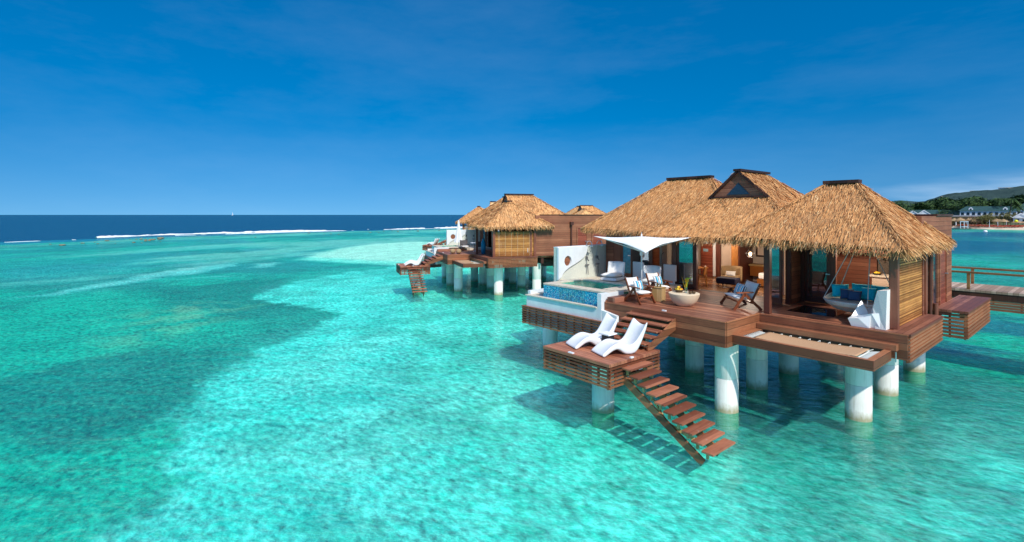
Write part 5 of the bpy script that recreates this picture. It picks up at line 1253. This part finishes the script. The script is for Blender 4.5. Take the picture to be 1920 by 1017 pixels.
poly_obj('body', [(-.22, -.10, 0), (.20, -.16, 0), (.24, .16, 0), (-.14, .20, 0), (-.30, -.12, .20), (-.05, -.16, .24), (.22, -.12, .34), (.26, .18, .34), (-.22, .22, .26)], [(0, 3, 2, 1), (0, 1, 5, 4), (1, 6, 5), (1, 2, 7, 6), (2, 3, 8, 7), (3, 0, 4, 8), (4, 5, 8), (5, 6, 7, 8)], M['white'], e)
e = item(v1, 'potted_plant', -5.25, 19.0, D + .003, 0, 'low green and orange plant behind the hanging daybed', 'plant'); MB().lathe([(.001, 0), (.12, 0), (.16, .30), (.14, .30), (.001, .26)], n=16).build('pot', M['white'], e, smooth=True)
rg = random.Random(9); m = MB()
for q in range(26):
    a = rg.uniform(0, 6.3); p = Vector((0, 0, .28)); d = Vector((math.cos(a), math.sin(a), rg.uniform(.8, 2.6))).normalized(); s_ = d.cross(Vector((0, 0, 1))).normalized() * .035; L = rg.uniform(.35, .65); m.add([p, p + d * L * .5 + s_, p + d * L, p + d * L * .5 - s_], [(0, 1, 2, 3)])
m.build('leaves', M['leaf'], e)

# ---- hammock net laced into its frame
def hammock(v, label):
    e = item(v, 'net_hammock', 0, 0, 0, 0, label, 'hammock'); nx0, nx1, ny0, ny1 = -6.72, -4.18, 14.60, 15.62
    def f_(a, b): 
        sag = .16 * (1 - (2 * a - 1) ** 2) * (.5 + .5 * (1 - (2 * b - 1) ** 2)); return (nx0 + (nx1 - nx0) * a, ny0 + (ny1 - ny0) * b - .06 * math.sin(math.pi * a) * (b - .2), 2.50 - sag * .4)
    m = MB(); m.grid(f_, 30, 10); o = m.build('net', M['net'], e, smooth=True); s_ = o.modifiers.new('t', 'SOLIDIFY'); s_.thickness = .012
    m = MB(); k = 9
    for side, (xa, xb) in enumerate(((nx0, -7.02), (nx1, -3.95))):
        P = []
        for q in range(k * 2 + 1): y = 14.64 + (15.62 - 14.64) * q / (k * 2); P.append((xa if q % 2 else xb, y, 2.435 if q % 2 else 2.47))
        m.tube(P, .010, 5); m.tube([(xa, 14.64, 2.44), (xa, 15.55, 2.44)], .018, 6)
    P = []
    for q in range(21):
        x = nx0 + (nx1 - nx0) * q / 20; yy = 15.60 - .06 * math.sin(math.pi * q / 20) if q % 2 else 15.92; P.append((x, yy, 2.43 - (.10 * math.sin(math.pi * q / 20) if q % 2 else -.0)))
    m.tube(P, .009, 5); P = [(nx0 + (nx1 - nx0) * q / 20, 15.62 - .06 * math.sin(math.pi * q / 20), 2.435 - .085 * math.sin(math.pi * q / 20)) for q in range(21)]; m.tube(P, .014, 5)
    m.tube([(nx0 + (nx1 - nx0) * q / 20, 14.64, 2.435 - .07 * math.sin(math.pi * q / 20)) for q in range(21)], .014, 5)
    m.build('lacing', M['rope'], e); return e
hammock(v1, 'tan net hammock laced in the wooden frame at the front of the nearest villa')
hammock(v2, 'tan net hammock laced in the frame of the second villa')

# ---- rooms of the nearest villa
RM = v1
def rbox(name, mat, *a, **k): return MB().box(*a).build(name, M[mat], RM, **k)
rbox('room_wall', 'beige', -15.85, -4.13, 23.9, 24.0, D, 5.19)
rbox('room_wall', 'beige', -13.30, -13.20, 19.75, 22.2, D, 5.19)
rbox('room_wall', 'beige', -8.40, -8.30, 20.6, 23.89, D, 5.19)
rbox('room_wall', 'beige', -4.22, -4.12, 20.4, 23.89, D, 5.19)
d_ = rbox('red_door', 'reddoor', -13.62, -12.98, 23.82, 23.88, D, 4.95)
for z in (4.15, 4.55): MB().box(-13.48, -13.22, 23.80, 23.818, z, z + .14).build('door_light', M['glass_clear2'], d_)
MB().box(-12.96, -12.82, 23.80, 23.88, D + .05, 4.9).build('door_strip', M['white'], d_); rbox('door_jamb', 'frame', -12.80, -12.58, 23.78, 23.88, D, 5.1)
rbox('wardrobe', 'wardrobe', -11.72, -11.15, 23.2, 23.89, D, 5.15); rbox('wall_trim', 'frame', -11.10, -11.02, 22.6, 23.89, D, 5.15)
rbox('kitchen_splashback', 'coconutwall', -5.86, -4.25, 22.9, 22.98, 3.75, 4.3)
d_ = rbox('room_divider', 'clad', -8.28, -5.9, 22.9, 23.0, D, 5.19)
rbox('kitchen_wall', 'beige', -5.88, -4.24, 22.985, 23.05, D, 5.19)
e = item(v1, 'kitchen_counter', -5.0, 22.0, D, 0, 'pale kitchen counter seen behind the hanging daybed', 'counter'); MB().box(-.75, .75, -.25, .35, 0, .86).build('cabinet', M['beige'], e); MB().box(-.85, .78, -.3, .38, .865, .93).build('worktop', M['stone'], e)
e = item(v1, 'wall_shelf', -4.95, 22.6, 4.42, 0, 'wooden wall shelf above the kitchen counter', 'shelf'); MB().box(-.8, .7, -.18, .2, 0, .07).build('board', M['wardrobe'], e); MB().box(-.7, -.66, -.1, .15, -.10, -.002).build('bracket', M['darkmetal'], e)
e = item(v1, 'kitchen_bottle', -5.45, 22.45, 4.492, 0, 'dark bottle on the wall shelf above the counter', 'bottle'); MB().lathe([(.001, 0), (.04, 0), (.04, .18), (.015, .24), (.015, .32)], n=12).build('glass_body', M['darkmetal'], e, smooth=True)
e = item(v1, 'yellow_fruit_bowl', -5.62, 21.85, 3.832, 0, 'bowl of yellow fruit on the kitchen counter', 'bowl'); MB().lathe([(.001, 0), (.1, .01), (.16, .06)], n=14).build('bowl', M['darkmetal'], e, smooth=True); MB().lathe([(.001, .03), (.11, .04), (.09, .10), (.001, .12)], n=14).build('fruit_pile', M['yellow'], e, smooth=True)
# lettered decal beside the red door
for q, (tx, x, z, s_) in enumerate((('sii', -13.82, 4.52, .30), ('end', -14.05, 4.12, .30))):
    cu = bpy.data.curves.new('decal', 'FONT'); cu.body = tx; cu.size = s_; cu.extrude = .002; cu.materials.append(M['darkmetal'])
    tmp = bpy.data.objects.new('tmp', cu); S.collection.objects.link(tmp); bpy.context.view_layer.update()
    me = bpy.data.meshes.new_from_object(tmp); bpy.data.objects.remove(tmp); bpy.data.curves.remove(cu)
    me.materials.clear(); me.materials.append(M['darkmetal'])
    o = bpy.data.objects.new('wall_lettering', me); S.collection.objects.link(o); o.parent = RM; o.location = (x + .1, 23.89, z); o.rotation_euler = (R_(90), R_(-90), 0)
# dining table and chairs
e = item(v1, 'dining_table', -12.25, 20.9, D, 0, 'small wooden table just inside the open doors', 'table'); MB().box(-.45, .45, -.4, .4, .70, .74).build('table_top', M['wardrobe'], e)
for x in (-.4, .36):
    for y in (-.36, .32): MB().box(x, x + .04, y, y + .04, 0, .699).build('leg', M['wardrobe'], e)
def dining_chair(label, x, y, rz, v=v1, mat='wardrobe', z=D):
    e = item(v, 'dining_chair', x, y, z, R_(rz), label, 'chair'); MB().box(-.22, .22, -.22, .22, .42, .47).build('seat', M[mat], e, bevel=.01)
    m = MB(); m.grid(lambda a, b: ((a * 2 - 1) * .24, .20 + .06 * b - .10 * (a * 2 - 1) ** 2, .46 + .40 * b), 8, 4); o = m.build('backrest', M[mat], e, smooth=True); t_ = o.modifiers.new('t', 'SOLIDIFY'); t_.thickness = .025
    for sx_ in (-1, 1):
        for sy_ in (-1, 1): MB().beam((sx_ * .18, sy_ * .17, .42), (sx_ * .24, sy_ * .25, 0), .03, .03).build('leg', M[mat], e)
    return e
dining_chair('curved wooden chair drawn up to the table inside the open doors', -11.75, 20.55, -60)
# tub chair with navy ottoman
e = item(v1, 'tub_chair', -11.05, 21.9, D, R_(12), 'tan tub armchair inside the open bay', 'armchair')
MB().box(-.34, .34, -.32, .3, .18, .40).build('seat_cushion', M['tan'], e, bevel=.04)
m = MB(); m.grid(lambda a, b: (.44 * math.sin((a * 2 - 1) * 1.75), .40 * math.cos((a * 2 - 1) * 1.75) + .04 * b, .18 + .62 * b), 16, 5); o = m.build('tub_back', M['tan'], e, smooth=True); t_ = o.modifiers.new('t', 'SOLIDIFY'); t_.thickness = .06
for x in (-.28, .28):
    for y in (-.24, .24): MB().cyl((x, y, 0), (x, y, .18), .02).build('leg', M['darkmetal'], e)
scatter(v1, M['fabric_grey'], .42, .24, -11.0, 21.72, D + .50, 12, -20, 'grey bolster cushion on the tan tub chair')
e = item(v1, 'ottoman', -10.72, 20.95, D, R_(4), 'navy tufted ottoman in front of the tan tub chair', 'ottoman'); MB().box(-.42, .42, -.28, .28, .16, .42).build('pad', M['navy'], e, bevel=.05)
for x in (-.34, .34):
    for y in (-.2, .2): MB().cyl((x, y, 0), (x, y, .16), .02).build('leg', M['chairwood'], e)
# bed, desk, mirror and lit pendant
e = item(v1, 'bed', -9.25, 22.75, D, 0, 'bed with white linen and cream headboard inside the bay', 'bed'); MB().box(-.75, .75, -.7, .9, .05, .34).build('bed_base', M['wardrobe'], e); MB().box(-.72, .72, -.68, .88, .342, .60).build('mattress', M['fabric_white'], e, bevel=.06)
MB().prism([(-.8, .3), (.8, .3), (.8, .75), (.5, .98), (-.5, .98), (-.8, .75)], .92, 1.0, 'y').build('headboard', M['cream'], e, bevel=.02)
e = item(v1, 'desk', -10.2, 23.55, D, 0, 'long wooden desk below the framed mirror', 'desk'); MB().box(-.75, 1.2, -.25, .25, .76, .84).build('desk_top', M['lightwood'], e); MB().box(-.7, -.1, -.22, .22, .3, .758).build('drawers', M['wardrobe'], e); MB().box(1.1, 1.16, -.22, .22, 0, .758).build('leg', M['wardrobe'], e)
e = item(v1, 'wall_mirror', -10.0, 23.86, D + 1.15, 0, 'large framed mirror above the desk', 'mirror'); MB().box(-.85, .85, -.04, .0, 0, 1.15).build('frame', M['dark'], e); MB().box(-.77, .77, -.05, -.041, .08, 1.07).build('glass_panel', M['cream'], e)
e = item(v1, 'pendant_lamp', -9.75, 20.9, 4.30, 0, 'faceted wire pendant lamp glowing inside the open bay', 'lamp'); m = MB()
for q in range(8):
    a, b = q * math.pi / 4, (q + 1) * math.pi / 4; P = [(.03, .36), (.19, .10), (.10, -.04)]
    for (r0, z0), (r1, z1_) in zip(P[:-1], P[1:]): m.cyl((r0 * math.cos(a), r0 * math.sin(a), z0), (r1 * math.cos(a), r1 * math.sin(a), z1_), .006, n=5)
    for r0, z0 in P[1:]: m.cyl((r0 * math.cos(a), r0 * math.sin(a), z0), (r0 * math.cos(b), r0 * math.sin(b), z0), .006, n=5)
m.build('wire_shade', M['darkmetal'], e); MB().cyl((0, 0, .36), (0, 0, .86), .006).build('cord', M['darkmetal'], e)
MB().lathe([(.001, 0), (.05, .03), (.065, .09), (.04, .15), (.001, .17)], n=14).build('bulb', M['bulb'], e, smooth=True)
def lampl(name, p, pw, r_=.12):
    l_ = bpy.data.lights.new(name, 'POINT'); l_.energy = pw; l_.color = (1, .84, .68); l_.shadow_soft_size = r_; o = bpy.data.objects.new(name, l_); S.collection.objects.link(o); o.location = p; return o
lampl('pendant_light', (-9.75, 20.9, 4.18), 80)
# added ceiling lamps, not seen, brightening kitchen, bath and hall
for nm, x, y, lab, pw in (('kitchen_ceiling_lamp', -5.6, 20.7, 'round ceiling lamp above the kitchen counter', 130), ('bath_ceiling_lamp', -13.0, 21.3, 'round ceiling lamp in the room left of the open bay', 70), ('hall_ceiling_lamp', -12.1, 22.4, 'round ceiling lamp in front of the red door', 50)):
    e = item(v1, nm, x, y, 5.08, 0, lab, 'lamp'); MB().lathe([(.14, .115), (.15, .06), (.13, .05)], n=20).build('rim', M['white'], e); MB().lathe([(.001, .04), (.125, .055)], n=20).build('diffuser', M['bulb'], e); lampl(nm + '_light', (x, y, 4.9), pw, .15)
# vanity seen through the left bay, with black orchid-like plant
e = item(v1, 'vanity_unit', -13.15, 20.6, D + .15, 0, 'beige stone vanity unit seen through the left opening', 'vanity'); MB().box(-.35, .6, 0, .1, 0, 2.0).build('stone_panel', M['stone'], e); MB().box(-.05, .16, -.03, -.002, .55, 1.05).build('niche', M['reddoor'], e); MB().box(.0, .22, -.04, -.002, 1.55, 1.85).build('picture', M['darkmetal'], e)
e = item(v1, 'orchid', -13.25, 19.75, 3.07, 0, 'slender dark orchid standing behind the daybeds', 'plant'); MB().lathe([(.001, 0), (.07, 0), (.08, .5), (.06, .5), (.001, .45)], n=12).build('pot', M['white'], e, smooth=True)
m = MB(); m.tube([(0, 0, .5), (.02, 0, .9), (.06, 0, 1.15), (.18, 0, 1.25)], .008, 5)
for z in (.6, .7, .8): m.add([(0, 0, z), (.10, .02, z + .10), (.14, 0, z + .14), (.06, -.03, z + .03)], [(0, 1, 2, 3)])
m.build('stem', M['leafdark'], e)

# ---- boardwalk beyond the villa
bw = empty('boardwalk', (0, 0, 0), 0, 'sun bleached timber boardwalk leaving the frame at the right', 'boardwalk')
MB().box(-9, 16, 28.1, 30.6, 2.80, 2.90).build('boards', M['walk'], bw, bevel=.004)
MB().box(-9, 16, 28.12, 28.24, 2.52, 2.795).build('edge_beam', M['dark'], bw); MB().box(-9, 16, 30.46, 30.58, 2.52, 2.795).build('edge_beam', M['dark'], bw)
slat_panel('slatted_skirt', 'x', 28.16, -9, 16, 2.10, 2.515, 4, 1.1, M['slat'], bw, -.03, .8); slat_panel('slatted_skirt', 'x', 30.54, -9, 16, 2.10, 2.515, 4, 1.1, M['slat'], bw, .03, .8)
for y in (28.16, 30.5):
    MB().box(-9, 16, y - .05, y + .05, 3.56, 3.64).build('handrail', M['rail'], bw, bevel=.01)
    for k in range(11):
        x = -9 + k * 2.4 + (.2 if y < 29 else .0) - .05
        MB().box(x - .05, x + .05, y - .045, y + .045, 2.902, 3.558).build('rail_post', M['rail'], bw)
for k in range(3):
    for y in (28.7, 30.0): MB().lathe([(.28, -1.5), (.28, 2.5)], (-9.2 + k * 8.6, y, 0), 20).build('piling', M['pile'], bw, smooth=True)

# ---- things on the second villa
u = item(v2, 'closed_parasol', -12.3, 16.2, 2.78, 0, 'closed white parasol on the second villa deck', 'parasol'); MB().cyl((0, 0, 0), (0, 0, 2.75), .03).build('pole', M['alu'], u)
def fold(a, b):
    t = b; r = .05 + .30 * t ** 1.3; r *= 1 + .22 * math.cos(a * 2 * math.pi * 7); th = a * 2 * math.pi; return (r * math.cos(th), r * math.sin(th), 2.75 - 1.95 * t)
m = MB(); m.grid(fold, 56, 8); m.build('folded_canopy', M['canvas'], u, smooth=True)
for q, (x, y) in enumerate(((-8.35, 14.75), (-8.0, 15.15))):
    e = MB().lathe([(.001, .0), (.14, .03), (.21, .14), (.21, .24), (.14, .36), (.06, .40), (.10, .34), (.001, .20)], n=18).build('straw_ball', M['straw'], smooth=True); single(e, v2, x, y, D + .003, 0, ['round woven straw ball at the deck edge of the second villa, left one', 'round woven straw ball at the deck edge of the second villa, right one'][q], 'ornament')
def outdoor_chair(v, x, y, rz, label):
    e = item(v, 'sling_chair', x, y, D + .003, R_(rz), label, 'chair')
    for s_ in (-1, 1):
        m = MB(); m.beam((s_ * .3, -.3, 0), (s_ * .3, -.3, .58), .04, .04); m.beam((s_ * .3, .3, 0), (s_ * .3, .38, .92), .04, .04); m.beam((s_ * .3, -.32, .58), (s_ * .3, .34, .58), .05, .03); m.build('side_frame', M['dark'], e)
    m = MB(); m.box(-.28, .28, -.28, .28, .36, .44); m.build('seat_cushion', M['fabric_grey'], e, bevel=.02); MB().add([(-.28, .29, .44), (.28, .29, .44), (.28, .37, .9), (-.28, .37, .9), (-.28, .35, .44), (.28, .35, .44), (.28, .42, .9), (-.28, .42, .9)], [(0, 1, 2, 3), (4, 7, 6, 5), (0, 4, 5, 1), (3, 2, 6, 7), (1, 5, 6, 2), (0, 3, 7, 4)]).build('back_cushion', M['darkcloth'], e)
    return e
outdoor_chair(v2, -9.3, 17.2, -90, 'dark framed chair on the second villa deck, seen from behind'); outdoor_chair(v2, -11.0, 16.4, 90, 'dark framed chair on the second villa deck, beside the white table')
e = item(v2, 'white_round_table', -10.2, 17.2, D + .003, 0, 'white table on the second villa deck', 'table'); MB().lathe([(.001, .70), (.5, .70), (.5, .74), (.001, .74)], n=24).build('table_top', M['white'], e); MB().lathe([(.26, 0), (.08, .1), (.06, .69)], n=16).build('pedestal', M['white'], e)
o = MB().lathe([(.001, 0), (.17, 0), (.19, .5), (.17, .9), (.09, 1.08), (.10, 1.2), (.001, 1.2)], n=20).build('floor_vase', M['blueglaze'], smooth=True); single(o, v2, -7.4, 17.0, D + .003, 0, 'tall blue glazed floor vase on the second villa deck', 'vase')
e = item(v2, 'white_wing_chair', -7.0, 18.2, D + .003, R_(30), 'white chair behind the tall blue vase on the second villa', 'chair'); MB().box(-.3, .3, -.3, .3, .35, .45).build('seat', M['white'], e, bevel=.02); MB().box(-.32, .32, .25, .33, .4, .95).build('backrest', M['white'], e, bevel=.03)
for x in (-.24, .24):
    for y in (-.24, .24): MB().cyl((x, y, 0), (x, y, .35), .02).build('leg', M['white'], e)
